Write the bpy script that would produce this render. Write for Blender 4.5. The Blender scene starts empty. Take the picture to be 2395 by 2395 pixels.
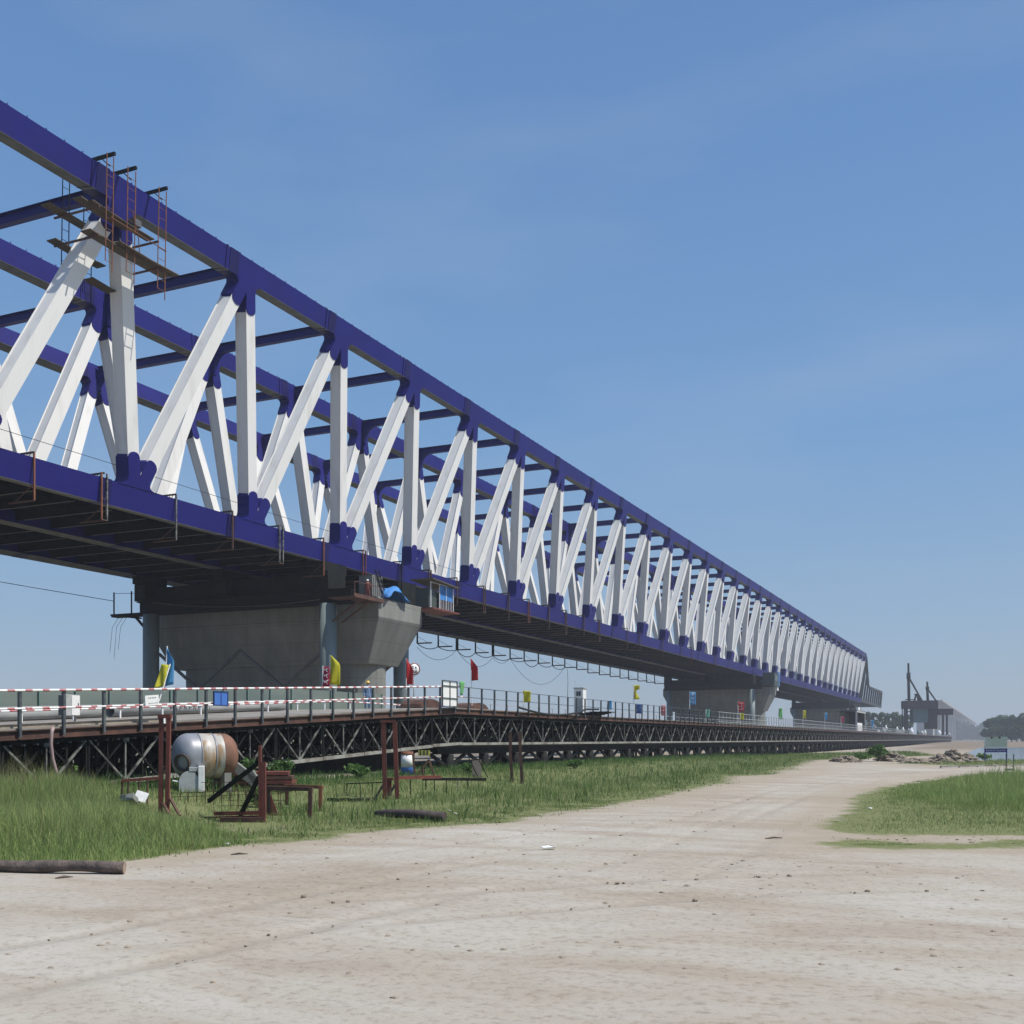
import bpy, bmesh, math, random
import numpy as np
from mathutils import Vector, Matrix, noise as mnoise
R = math.radians
rnd = random.Random(7)
C = bpy.context.scene.collection
scene = bpy.context.scene

# ---------------------------------------------------------------- camera
F, CX, HOR, EYE = 2530.0, 1197.5, 1729.0, 1.9       # focal length, centre and horizon of the photograph (2395 px)
VPX = 2340.0
TH = math.atan((VPX - CX) / F)
ST, CT = math.sin(TH), math.cos(TH)
cam = bpy.data.cameras.new('camera')
camo = bpy.data.objects.new('camera', cam); C.objects.link(camo)
cam.sensor_width = 36; cam.lens = F / 2395 * 36
cam.shift_y = (HOR - 1197.5) / 2395
cam.clip_start = .1; cam.clip_end = 20000
camo.location = (0, 0, EYE); camo.rotation_euler = (R(90), 0, TH)
scene.camera = camo

# ---------------------------------------------------------------- sky, sun, exposure
SUN_EL, SUN_AZ = R(57.5), R(15)                        # azimuth measured from +X towards +Y
sdir = Vector((math.cos(SUN_EL) * math.cos(SUN_AZ), math.cos(SUN_EL) * math.sin(SUN_AZ), math.sin(SUN_EL)))
w = bpy.data.worlds.new('World'); scene.world = w; w.use_nodes = True
nt = w.node_tree; bg = nt.nodes['Background']
sky = nt.nodes.new('ShaderNodeTexSky'); sky.sky_type = 'NISHITA'; sky.sun_disc = False
sky.sun_elevation = SUN_EL; sky.sun_rotation = math.atan2(sdir.x, sdir.y)
sky.air_density = 1.2; sky.dust_density = 1.0; sky.ozone_density = 4.0
tc = nt.nodes.new('ShaderNodeTexCoord')
mp = nt.nodes.new('ShaderNodeMapping'); mp.inputs['Scale'].default_value = (1.2, 2.6, 5.5); mp.inputs['Rotation'].default_value = (0.25, 0.1, .5)
nz = nt.nodes.new('ShaderNodeTexNoise'); nz.inputs['Scale'].default_value = 1.7; nz.inputs['Detail'].default_value = 5; nz.inputs['Roughness'].default_value = .5
cr = nt.nodes.new('ShaderNodeValToRGB'); cr.color_ramp.elements[0].position = .48; cr.color_ramp.elements[1].position = .85
cr.color_ramp.elements[1].color = (.16, .16, .16, 1)
mx = nt.nodes.new('ShaderNodeMixRGB'); mx.inputs['Color2'].default_value = (5.6, 6.0, 6.6, 1)
nt.links.new(tc.outputs['Generated'], mp.inputs['Vector']); nt.links.new(mp.outputs[0], nz.inputs['Vector'])
nt.links.new(nz.outputs['Fac'], cr.inputs[0]); nt.links.new(cr.outputs[0], mx.inputs['Fac'])
sx_ = nt.nodes.new('ShaderNodeSeparateXYZ'); nt.links.new(tc.outputs['Generated'], sx_.inputs[0])
sr = nt.nodes.new('ShaderNodeValToRGB'); e_ = sr.color_ramp.elements          # hazy summer air: lavender horizon, clear blue above
e_[0].position = 0; e_[0].color = (.30, .345, .43, 1); e_[1].position = .75; e_[1].color = (.085, .17, .38, 1)
for ps, cl in ((.10, (.235, .325, .49, 1)), (.27, (.15, .27, .50, 1)), (.48, (.115, .22, .455, 1))): q_ = e_.new(ps); q_.color = cl
sg = nt.nodes.new('ShaderNodeMixRGB'); sg.blend_type = 'MULTIPLY'; sg.inputs[0].default_value = 1; sg.inputs[2].default_value = (11.0, 12.2, 11.8, 1)
nt.links.new(sx_.outputs['Z'], sr.inputs[0]); nt.links.new(sr.outputs[0], sg.inputs[1])
sm_ = nt.nodes.new('ShaderNodeMixRGB'); sm_.inputs[0].default_value = .8
nt.links.new(sky.outputs[0], sm_.inputs[1]); nt.links.new(sg.outputs[0], sm_.inputs[2])
nt.links.new(sm_.outputs[0], mx.inputs['Color1']); nt.links.new(mx.outputs[0], bg.inputs['Color'])
bg.inputs['Strength'].default_value = .10
sl = bpy.data.lights.new('sun', 'SUN'); sl.energy = 4.9; sl.angle = R(.5); sl.color = (1, .955, .88)
slo = bpy.data.objects.new('sun', sl); C.objects.link(slo)
slo.rotation_euler = sdir.to_track_quat('Z', 'Y').to_euler(); slo.location = (60, 0, 120)
vs = scene.view_settings
vs.view_transform = 'Standard'; vs.look = 'None'; vs.exposure = .12; vs.gamma = 1; vs.use_curve_mapping = False
scene.cycles.volume_bounces = 0; scene.cycles.max_bounces = 6; scene.cycles.transparent_max_bounces = 12
scene.cycles.diffuse_bounces = 3; scene.cycles.glossy_bounces = 2

# ---------------------------------------------------------------- where things stand
# world: +Y runs along the bridge, X = -D where D is the distance left of the camera's line
def smooth(t): t = min(1, max(0, t)); return t * t * (3 - 2 * t)
def gz(x, y):                                        # height of the land
    D = -x
    h = .45 * smooth((D - 16.5) / 4.5) * (1 - smooth((y - 55) / 80)) * (1 - smooth((D - 38) / 12))
    h -= 1.1 * smooth((D - 40) / 40)
    rr = math.hypot(x, y)
    h += .05 * mnoise.noise(Vector((x * .22, y * .22, 0))) * min(1, rr / 8)
    h += .018 * mnoise.noise(Vector((x * .9, y * .9, 3))) * (1 if rr < 80 else 0)
    # river basin on the right
    if y > 60:
        h -= .55 * smooth((y - 106) / 12) * (1 - smooth((y - 285) / 40)) * smooth((x + 7) / 5) * (1 if y < 330 else 0)
        h += .5 * smooth((y - 300) / 200)
    return h
def P(x, y, z):                                      # photo pixel at depth z -> world
    k = (x - CX) / F * z
    return Vector((-ST * z + CT * k, CT * z + ST * k, EYE + (HOR - y) / F * z))
def zD(x, D): return D / (ST - (x - CX) / F * CT)     # depth at which pixel column x meets the vertical plane at D
def PD(x, y, D): return P(x, y, zD(x, D))
def G(x, y):                                         # photo pixel -> the ground
    h = 0
    for _ in range(12):
        z = F * (EYE - h) / max(4.0, y - HOR)
        p = P(x, y, z); h = .5 * h + .5 * gz(p.x, p.y)
    p.z = gz(p.x, p.y); return p
def zG(x, y): p = G(x, y); return -ST * p.x + CT * p.y
def W(D, s, Z): return Vector((-D, s, Z))

# ---------------------------------------------------------------- helpers
class MB:
    def __init__(s): s.v = []; s.f = []; s.mi = []; s.sm = []; s.m = 0; s.smooth = False
    def add(s, vs, fs):
        o = len(s.v); s.v += [tuple(q) for q in vs]
        for f in fs: s.f.append([i + o for i in f]); s.mi.append(s.m); s.sm.append(s.smooth)
    def box(s, c, d, rot=None):
        c = Vector(c); hx, hy, hz = d[0] / 2, d[1] / 2, d[2] / 2
        vs = [Vector((x, y, z)) for x in (-hx, hx) for y in (-hy, hy) for z in (-hz, hz)]
        if rot is not None: vs = [rot @ q for q in vs]
        s.add([q + c for q in vs], [(0, 1, 3, 2), (4, 6, 7, 5), (0, 4, 5, 1), (2, 3, 7, 6), (0, 2, 6, 4), (1, 5, 7, 3)])
    def bar(s, a, b, wd, ht, up=(0, 0, 1)):           # beam from a to b, wd across, ht along up
        a, b = Vector(a), Vector(b); d = (b - a); L = d.length
        if L < 1e-6: return
        d /= L; up = Vector(up)
        if abs(d.dot(up)) > .999: up = Vector((1, 0, 0))
        x = d.cross(up).normalized(); z = x.cross(d)
        vs = []
        for p in (a, b):
            for i, j in ((-1, -1), (1, -1), (1, 1), (-1, 1)): vs.append(p + x * (i * wd / 2) + z * (j * ht / 2))
        s.add(vs, [(0, 1, 5, 4), (1, 2, 6, 5), (2, 3, 7, 6), (3, 0, 4, 7), (3, 2, 1, 0), (4, 5, 6, 7)])
    def ibeam(s, a, b, wd, ht, t=.03, up=(0, 0, 1)):
        a, b = Vector(a), Vector(b); d = (b - a).normalized(); x = d.cross(Vector(up)).normalized(); z = x.cross(d)
        s.bar(a + z * (ht / 2 - t / 2), b + z * (ht / 2 - t / 2), wd, t, up); s.bar(a - z * (ht / 2 - t / 2), b - z * (ht / 2 - t / 2), wd, t, up)
        s.bar(a, b, t, ht - 2 * t - .002, up)
    def tube(s, pts, r, n=8, caps=True):
        pts = [Vector(p) for p in pts]; N = len(pts)
        rs = r if isinstance(r, (list, tuple)) else [r] * N
        x = None; vs = []
        for i, p in enumerate(pts):
            d = (pts[min(i + 1, N - 1)] - pts[max(i - 1, 0)]).normalized()
            if x is None:
                x = d.cross(Vector((0, 0, 1)) if abs(d.z) < .9 else Vector((1, 0, 0))).normalized()
            else: x = (x - d * x.dot(d)).normalized()
            yv = d.cross(x)
            for k in range(n):
                a = 2 * math.pi * k / n; vs.append(p + (x * math.cos(a) + yv * math.sin(a)) * rs[i])
        fs = [(i * n + k, i * n + (k + 1) % n, (i + 1) * n + (k + 1) % n, (i + 1) * n + k) for i in range(N - 1) for k in range(n)]
        sm = s.smooth; s.smooth = n > 6
        s.add(vs, fs); s.smooth = False
        if caps:
            o = len(s.v) - len(vs)
            s.f.append([o + k for k in range(n)][::-1]); s.f.append([o + (N - 1) * n + k for k in range(n)])
            s.mi += [s.m] * 2; s.sm += [False] * 2
        s.smooth = sm
    def prism(s, poly, o, ax, ay, n, t0, t1):          # polygon (a,b) in plane o+a*ax+b*ay, extruded along n
        o, ax, ay, n = Vector(o), Vector(ax), Vector(ay), Vector(n); N = len(poly)
        vs = [o + ax * a + ay * b + n * t0 for a, b in poly] + [o + ax * a + ay * b + n * t1 for a, b in poly]
        fs = [(i, (i + 1) % N, N + (i + 1) % N, N + i) for i in range(N)]
        fs += [tuple(range(N))[::-1], tuple(range(N, 2 * N))]
        s.add(vs, fs)
    def grid(s, pts):                                # rows of points
        nr, nc = len(pts), len(pts[0])
        s.add([q for r in pts for q in r], [(i * nc + j, i * nc + j + 1, (i + 1) * nc + j + 1, (i + 1) * nc + j) for i in range(nr - 1) for j in range(nc - 1)])
    def lathe(s, o, ax, prof, n=32):                  # profile (along, radius) about axis ax through o
        o, ax = Vector(o), Vector(ax).normalized()
        x = ax.cross(Vector((0, 0, 1)) if abs(ax.z) < .9 else Vector((1, 0, 0))).normalized(); y = ax.cross(x)
        vs = [o + ax * a + (x * math.cos(2 * math.pi * k / n) + y * math.sin(2 * math.pi * k / n)) * r for a, r in prof for k in range(n)]
        s.smooth = True
        s.add(vs, [(i * n + k, (i + 1) * n + k, (i + 1) * n + (k + 1) % n, i * n + (k + 1) % n) for i in range(len(prof) - 1) for k in range(n)])
        s.smooth = False
    def build(s, name, mats, parent=None, bevel=0):
        me = bpy.data.meshes.new(name)
        off = parent_world(parent) if parent else Vector((0, 0, 0))
        me.from_pydata([(q[0] - off.x, q[1] - off.y, q[2] - off.z) for q in s.v], [], s.f)
        for m in (mats if isinstance(mats, (list, tuple)) else [mats]): me.materials.append(m)
        me.polygons.foreach_set('material_index', s.mi); me.polygons.foreach_set('use_smooth', s.sm)
        bm = bmesh.new(); bm.from_mesh(me); bmesh.ops.recalc_face_normals(bm, faces=bm.faces); bm.to_mesh(me); bm.free()
        o = bpy.data.objects.new(name, me); C.objects.link(o)
        if parent: o.parent = parent
        if bevel:
            b = o.modifiers.new('bevel', 'BEVEL'); b.width = bevel; b.segments = 2; b.limit_method = 'ANGLE'
        return o
def parent_world(p):
    v = Vector((0, 0, 0))
    while p: v = v + p.location; p = p.parent
    return v
def tag(o, label=None, cat=None, group=None, kind=None):
    if label: o['label'] = label
    if cat: o['category'] = cat
    if group: o['group'] = group
    if kind: o['kind'] = kind
    return o
def thing(name, loc, label, cat, group=None):
    o = bpy.data.objects.new(name, None); C.objects.link(o); o.location = Vector(loc); o.empty_display_size = .3
    return tag(o, label, cat, group)
def copy_tree(o, parent=None):
    c = o.copy(); C.objects.link(c); c.parent = parent
    for ch in list(o.children): copy_tree(ch, c)
    return c

# ---------------------------------------------------------------- materials
def mat(name, col, rough=.6, col2=None, scale=3.0, metal=0, bump=0, bscale=None, detail=6, lo=.4, hi=.65, stretch=None, spec=None, trans=0):
    m = bpy.data.materials.new(name); m.use_nodes = True; n = m.node_tree; b = n.nodes['Principled BSDF']
    b.inputs['Base Color'].default_value = (*col, 1); b.inputs['Roughness'].default_value = rough; b.inputs['Metallic'].default_value = metal
    if spec is not None: b.inputs['Specular IOR Level'].default_value = spec
    t = n.nodes.new('ShaderNodeTexCoord'); src = t.outputs['Object']
    if stretch:
        mpp = n.nodes.new('ShaderNodeMapping'); mpp.inputs['Scale'].default_value = stretch
        n.links.new(src, mpp.inputs[0]); src = mpp.outputs[0]
    if col2:
        z = n.nodes.new('ShaderNodeTexNoise'); z.inputs['Scale'].default_value = scale; z.inputs['Detail'].default_value = detail; z.inputs['Roughness'].default_value = .62
        r = n.nodes.new('ShaderNodeValToRGB'); r.color_ramp.elements[0].position = lo; r.color_ramp.elements[1].position = hi
        r.color_ramp.elements[0].color = (*col, 1); r.color_ramp.elements[1].color = (*col2, 1)
        n.links.new(src, z.inputs['Vector']); n.links.new(z.outputs['Fac'], r.inputs[0]); n.links.new(r.outputs[0], b.inputs['Base Color'])
    if bump:
        z2 = n.nodes.new('ShaderNodeTexNoise'); z2.inputs['Scale'].default_value = bscale or scale * 6; z2.inputs['Detail'].default_value = 5
        bp = n.nodes.new('ShaderNodeBump'); bp.inputs['Strength'].default_value = bump; bp.inputs['Distance'].default_value = .03
        n.links.new(src, z2.inputs['Vector']); n.links.new(z2.outputs['Fac'], bp.inputs['Height']); n.links.new(bp.outputs[0], b.inputs['Normal'])
    if trans:
        tr = n.nodes.new('ShaderNodeBsdfTranslucent'); tr.inputs[0].default_value = (*col, 1); ms = n.nodes.new('ShaderNodeMixShader'); ms.inputs[0].default_value = trans
        out = n.nodes['Material Output']; n.links.new(b.outputs[0], ms.inputs[1]); n.links.new(tr.outputs[0], ms.inputs[2]); n.links.new(ms.outputs[0], out.inputs['Surface'])
    return m
M = {}
M['blue'] = mat('blue bridge paint', (.012, .010, .125), .5, (.012, .012, .15), .25, bump=.04, bscale=.7, spec=.2)
M['white'] = mat('white bridge paint', (.74, .73, .70), .5, (.57, .55, .51), .8, bump=.03, bscale=.8, lo=.52, hi=.82, stretch=(1.6, 1.6, .25), detail=8)
M['deck_dark'] = mat('dark deck steel', (.007, .007, .008), .8, (.012, .012, .013), .6, spec=.1)
M['splice'] = mat('darker touched up blue paint', (.010, .007, .07), .5, (.012, .01, .09), .8, spec=.2)
M['edge_grey'] = mat('grey flange edge', (.13, .135, .12), .7, (.08, .085, .075), 1.5)
M['conc'] = mat('pier concrete', (.225, .23, .21), .85, (.165, .17, .155), .8, bump=.15, bscale=3, stretch=(1, 1, .22), lo=.38, hi=.68, detail=8)
n_ = M['conc'].node_tree; b_ = n_.nodes['Principled BSDF']; tc_ = n_.nodes.new('ShaderNodeTexCoord'); sp_ = n_.nodes.new('ShaderNodeSeparateXYZ'); cb_ = n_.nodes.new('ShaderNodeCombineXYZ'); ad_ = n_.nodes.new('ShaderNodeMath')
n_.links.new(tc_.outputs['Object'], sp_.inputs[0]); n_.links.new(sp_.outputs['X'], ad_.inputs[0]); n_.links.new(sp_.outputs['Y'], ad_.inputs[1]); n_.links.new(ad_.outputs[0], cb_.inputs['X']); n_.links.new(sp_.outputs['Z'], cb_.inputs['Y'])
bk_ = n_.nodes.new('ShaderNodeTexBrick'); bk_.offset = 0; bk_.inputs['Scale'].default_value = 1; bk_.inputs['Brick Width'].default_value = 2.4; bk_.inputs['Row Height'].default_value = 1.55; bk_.inputs['Mortar Size'].default_value = .018
bk_.inputs['Color1'].default_value = (1, 1, 1, 1); bk_.inputs['Color2'].default_value = (.93, .93, .92, 1); bk_.inputs['Mortar'].default_value = (.62, .62, .6, 1)
ml_ = n_.nodes.new('ShaderNodeMixRGB'); ml_.blend_type = 'MULTIPLY'; ml_.inputs[0].default_value = 1
src_ = b_.inputs['Base Color'].links[0].from_socket; n_.links.new(cb_.outputs[0], bk_.inputs['Vector']); n_.links.new(src_, ml_.inputs[1]); n_.links.new(bk_.outputs['Color'], ml_.inputs[2]); n_.links.new(ml_.outputs[0], b_.inputs['Base Color'])
M['conc_old'] = mat('viaduct concrete', (.36, .36, .35), .85, (.3, .3, .29), .1)
M['pipe_grey'] = mat('grey painted steel column', (.20, .25, .25), .5, (.14, .17, .17), .6, stretch=(1, 1, .3))
M['rust'] = mat('rust red primer steel', (.17, .042, .026), .7, (.10, .030, .022), 3.5, bump=.2, bscale=20)
M['rust_dark'] = mat('dark rusty steel', (.06, .028, .02), .75, (.12, .055, .035), 2.2, bump=.2, bscale=18)
M['rust_lite'] = mat('orange rusty steel', (.23, .085, .035), .75, (.13, .05, .03), 3)
M['black'] = mat('blackened steel', (.007, .009, .009), .75, (.018, .018, .016), 2.5, spec=.15)
M['worn'] = mat('worn and sunlit grey steel', (.20, .20, .18), .6, (.05, .048, .045), 3.0, lo=.42, hi=.58)
M['worn_chord'] = mat('worn pale steel', (.29, .285, .255), .6, (.13, .105, .08), 1.6, lo=.42, hi=.68)
M['galv'] = mat('galvanised rail', (.45, .46, .45), .5, (.3, .3, .3), 4)
M['post'] = mat('dark grey post', (.05, .06, .065), .5, (.1, .11, .11), 4)
M['wpaint'] = mat('white paint', (.78, .78, .76), .5, (.62, .61, .58), 5, lo=.5, hi=.8)
M['rpaint'] = mat('faded red paint', (.40, .10, .11), .6, (.50, .26, .25), 5)
M['plank'] = mat('old scaffold board', (.11, .082, .05), .85, (.06, .045, .03), 2.5, stretch=(3, .5, 3), bump=.3, bscale=14)
M['log'] = mat('weathered log', (.13, .10, .085), .9, (.055, .045, .042), 6, bump=.6, bscale=22, stretch=(1, 1, 1))
M['cutwood'] = mat('cut wood', (.33, .25, .18), .9, (.22, .16, .11), 12)
M['tank'] = mat('silver grey tank paint', (.27, .28, .305), .42, (.22, .225, .24), 1.6, metal=.2, lo=.45, hi=.75)
M['tank_rust'] = mat('tank rust', (.20, .095, .06), .8, (.14, .07, .045), 3, bump=.15, bscale=15)
M['tank_band'] = mat('stained tank band', (.42, .40, .36), .45, (.30, .20, .11), 1.4, lo=.5, hi=.62, stretch=(2.2, 2.2, .35))
M['greybox'] = mat('grey enamel', (.42, .44, .43), .5, (.34, .35, .34), 4)
M['dkgrey'] = mat('dark grey enamel', (.07, .075, .08), .5, (.11, .11, .11), 4)
M['hoard'] = mat('grey green hoarding', (.15, .18, .155), .75, (.11, .145, .13), .5, stretch=(1, .5, 2))
M['lowpipe'] = mat('pale grey pipe', (.33, .335, .32), .6, (.24, .245, .235), 1.2)
M['tarp'] = mat('blue tarpaulin', (.03, .15, .42), .75, (.05, .25, .62), 1.5, bump=.5, bscale=3)
M['bluesign'] = mat('blue board', (.05, .15, .48), .5, (.06, .17, .5), 3)
M['ink'] = mat('dark lettering', (.05, .05, .06), .6)
M['glass'] = mat('dark window glass', (.03, .045, .05), .12)
M['navy'] = mat('navy band', (.05, .055, .26), .5)
M['mapsheet'] = mat('faded map sheet', (.52, .57, .47), .6, (.64, .67, .60), 1.2, lo=.35, hi=.7)
for k, c in dict(f_yellow=(.62, .58, .035), f_blue=(.10, .37, .66), f_red=(.55, .03, .035), f_green=(.22, .56, .22), f_dkred=(.36, .02, .07), f_teal=(.2, .5, .4), f_navy=(.08, .15, .42), f_rose=(.55, .1, .14)).items():
    M[k] = mat('flag cloth ' + k[2:], c, .7, tuple(q * .82 for q in c), 6, trans=.35)
M['fmark'] = mat('white flag print', (.72, .70, .68), .7)
M['skin'] = mat('skin', (.42, .26, .18), .6)
M['workblue'] = mat('blue work clothes', (.16, .24, .36), .85, (.12, .19, .30), 8)
M['workred'] = mat('dark red work clothes', (.22, .06, .05), .85)
M['yhelm'] = mat('yellow helmet', (.72, .47, .04), .35)
M['whelm'] = mat('white helmet', (.8, .8, .78), .35)
M['hose'] = mat('pale rubber hose', (.34, .24, .23), .6)
M['cable'] = mat('black cable', (.015, .016, .018), .6)
M['rock'] = mat('rubble', (.28, .235, .18), .9, (.19, .15, .11), 3, bump=.4, bscale=9)
M['paper'] = mat('white litter', (.75, .75, .73), .7)
M['gantry'] = mat('brown purple gantry paint', (.022, .014, .018), .65, (.035, .022, .026), 1)
M['nose'] = mat('dark green grey nose steel', (.028, .036, .036), .55, (.05, .06, .058), .5)
M['container'] = mat('teal container', (.09, .15, .17), .6, (.12, .18, .19), 1)
M['bark'] = mat('bark', (.10, .075, .05), .9, (.06, .05, .035), 4)

def leaf_mat(name, a, b):
    m = bpy.data.materials.new(name); m.use_nodes = True; n = m.node_tree; bs = n.nodes['Principled BSDF']
    at = n.nodes.new('ShaderNodeAttribute'); at.attribute_name = 'tint'
    r = n.nodes.new('ShaderNodeValToRGB'); r.color_ramp.elements[0].color = (*a, 1); r.color_ramp.elements[1].color = (*b, 1)
    n.links.new(at.outputs['Fac'], r.inputs[0]); n.links.new(r.outputs[0], bs.inputs['Base Color']); bs.inputs['Roughness'].default_value = .65
    bs.inputs['Specular IOR Level'].default_value = .25
    tr = n.nodes.new('ShaderNodeBsdfTranslucent'); ms = n.nodes.new('ShaderNodeMixShader'); ms.inputs[0].default_value = .35
    n.links.new(r.outputs[0], tr.inputs[0]); n.links.new(bs.outputs[0], ms.inputs[1]); n.links.new(tr.outputs[0], ms.inputs[2])
    n.links.new(ms.outputs[0], n.nodes['Material Output'].inputs['Surface'])
    return m
M['grass'] = leaf_mat('grass blades', (.13, .21, .06), (.32, .37, .15))
M['grass_tall'] = leaf_mat('tall grass blades', (.15, .25, .07), (.40, .46, .18))
M['drygrass'] = leaf_mat('dry grass', (.12, .15, .05), (.28, .25, .13))
M['leaf'] = leaf_mat('leaves', (.026, .062, .018), (.065, .125, .035))
M['leaf2'] = leaf_mat('weed leaves', (.05, .115, .03), (.13, .22, .06))

def land_mat(name):
    m = bpy.data.materials.new(name); m.use_nodes = True; n = m.node_tree; bs = n.nodes['Principled BSDF']; L = n.links.new
    N = n.nodes.new
    t = N('ShaderNodeTexCoord'); mp = N('ShaderNodeMapping'); mp.inputs['Rotation'].default_value = (0, 0, -ROAD_ANG); mp.inputs['Scale'].default_value = (.3, .9, 1)
    L(t.outputs['Object'], mp.inputs[0])
    st = N('ShaderNodeTexNoise'); st.inputs['Scale'].default_value = 1.0; st.inputs['Detail'].default_value = 7; st.inputs['Roughness'].default_value = .6; st.inputs['Distortion'].default_value = .6
    L(mp.outputs[0], st.inputs['Vector'])
    r1 = N('ShaderNodeValToRGB'); e = r1.color_ramp.elements
    e[0].position = .32; e[0].color = (.325, .29, .245, 1); e[1].position = .62; e[1].color = (.41, .393, .36, 1)
    x = e.new(.47); x.color = (.372, .348, .302, 1)
    L(st.outputs['Fac'], r1.inputs[0])
    big = N('ShaderNodeTexNoise'); big.inputs['Scale'].default_value = .13; big.inputs['Detail'].default_value = 4
    L(t.outputs['Object'], big.inputs['Vector'])
    r2 = N('ShaderNodeValToRGB'); r2.color_ramp.elements[0].position = .4; r2.color_ramp.elements[1].position = .65
    r2.color_ramp.elements[0].color = (.90, .85, .80, 1); r2.color_ramp.elements[1].color = (1.04, 1.03, 1.02, 1)
    L(big.outputs['Fac'], r2.inputs[0])
    mu = N('ShaderNodeMixRGB'); mu.blend_type = 'MULTIPLY'; mu.inputs[0].default_value = 1
    L(r1.outputs[0], mu.inputs[1]); L(r2.outputs[0], mu.inputs[2])
    fine = N('ShaderNodeTexNoise'); fine.inputs['Scale'].default_value = 9; fine.inputs['Detail'].default_value = 8; fine.inputs['Roughness'].default_value = .75
    L(t.outputs['Object'], fine.inputs['Vector'])
    r3 = N('ShaderNodeValToRGB'); r3.color_ramp.elements[0].position = .33; r3.color_ramp.elements[1].position = .5
    r3.color_ramp.elements[0].color = (.62, .58, .54, 1); r3.color_ramp.elements[1].color = (1, 1, 1, 1)
    L(fine.outputs['Fac'], r3.inputs[0])
    mu2 = N('ShaderNodeMixRGB'); mu2.blend_type = 'MULTIPLY'; mu2.inputs[0].default_value = .8
    L(mu.outputs[0], mu2.inputs[1]); L(r3.outputs[0], mu2.inputs[2])
    # wheel ruts: packed finer dust, and browner loose soil near the plants
    ra = N('ShaderNodeAttribute'); ra.attribute_name = 'rut'
    rm = N('ShaderNodeMapRange'); rm.inputs['From Min'].default_value = .1; rm.inputs['From Max'].default_value = 1.0; rm.inputs['To Max'].default_value = .5; L(ra.outputs['Fac'], rm.inputs['Value'])
    rx = N('ShaderNodeMixRGB'); rx.inputs[2].default_value = (.255, .222, .182, 1); L(rm.outputs[0], rx.inputs[0]); L(mu2.outputs[0], rx.inputs[1])
    va = N('ShaderNodeAttribute'); va.attribute_name = 'veg'
    pn = N('ShaderNodeTexNoise'); pn.inputs['Scale'].default_value = .45; pn.inputs['Detail'].default_value = 6; pn.inputs['Roughness'].default_value = .65; L(t.outputs['Object'], pn.inputs['Vector'])
    pm = N('ShaderNodeMath'); pm.operation = 'MULTIPLY_ADD'; pm.inputs[1].default_value = 5.0; pm.inputs[2].default_value = -2.0; L(pn.outputs['Fac'], pm.inputs[0])
    pa = N('ShaderNodeMath'); pa.operation = 'ADD'; L(va.outputs['Fac'], pa.inputs[0]); L(pm.outputs[0], pa.inputs[1])
    pr = N('ShaderNodeMapRange'); pr.inputs['From Min'].default_value = -2.4; pr.inputs['From Max'].default_value = -.4; pr.inputs['To Max'].default_value = .6; L(pa.outputs[0], pr.inputs['Value'])
    px = N('ShaderNodeMixRGB'); px.inputs[2].default_value = (.30, .25, .185, 1); L(pr.outputs[0], px.inputs[0]); L(rx.outputs[0], px.inputs[1])
    # vegetated soil where plants grow
    at = N('ShaderNodeAttribute'); at.attribute_name = 'veg'
    vn = N('ShaderNodeTexNoise'); vn.inputs['Scale'].default_value = 1.1; vn.inputs['Detail'].default_value = 7; vn.inputs['Roughness'].default_value = .7
    L(t.outputs['Object'], vn.inputs['Vector'])
    ma = N('ShaderNodeMath'); ma.operation = 'MULTIPLY_ADD'; ma.inputs[1].default_value = 3.2; ma.inputs[2].default_value = -1.6
    L(vn.outputs['Fac'], ma.inputs[0])
    ad = N('ShaderNodeMath'); ad.operation = 'ADD'; L(at.outputs['Fac'], ad.inputs[0]); L(ma.outputs[0], ad.inputs[1])
    mr = N('ShaderNodeMapRange'); mr.inputs['From Min'].default_value = -.15; mr.inputs['From Max'].default_value = .5
    L(ad.outputs[0], mr.inputs['Value'])
    soil = N('ShaderNodeValToRGB'); soil.color_ramp.elements[0].position = .3; soil.color_ramp.elements[1].position = .7
    soil.color_ramp.elements[0].color = (.10, .125, .045, 1); soil.color_ramp.elements[1].color = (.20, .205, .10, 1)
    L(fine.outputs['Fac'], soil.inputs[0])
    mv = N('ShaderNodeMixRGB'); L(mr.outputs[0], mv.inputs[0]); L(px.outputs[0], mv.inputs[1]); L(soil.outputs[0], mv.inputs[2])
    am = N('ShaderNodeAttribute'); am.attribute_name = 'mud'
    mm_ = N('ShaderNodeMixRGB'); mm_.inputs[2].default_value = (.17, .135, .10, 1); L(am.outputs['Fac'], mm_.inputs[0]); L(mv.outputs[0], mm_.inputs[1])
    L(mm_.outputs[0], bs.inputs['Base Color']); bs.inputs['Roughness'].default_value = .95; bs.inputs['Specular IOR Level'].default_value = .1
    # ruts and grit
    b1 = N('ShaderNodeBump'); b1.inputs['Strength'].default_value = .5; b1.inputs['Distance'].default_value = .08; L(st.outputs['Fac'], b1.inputs['Height'])
    b2 = N('ShaderNodeBump'); b2.inputs['Strength'].default_value = .5; b2.inputs['Distance'].default_value = .03; L(fine.outputs['Fac'], b2.inputs['Height']); L(b1.outputs[0], b2.inputs['Normal'])
    L(b2.outputs[0], bs.inputs['Normal'])
    return m
_a, _b = G(750, 2010), G(1650, 1850)
ROAD_ANG = math.atan2(_b.y - _a.y, _b.x - _a.x)
M['land'] = land_mat('sandy land')

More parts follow.
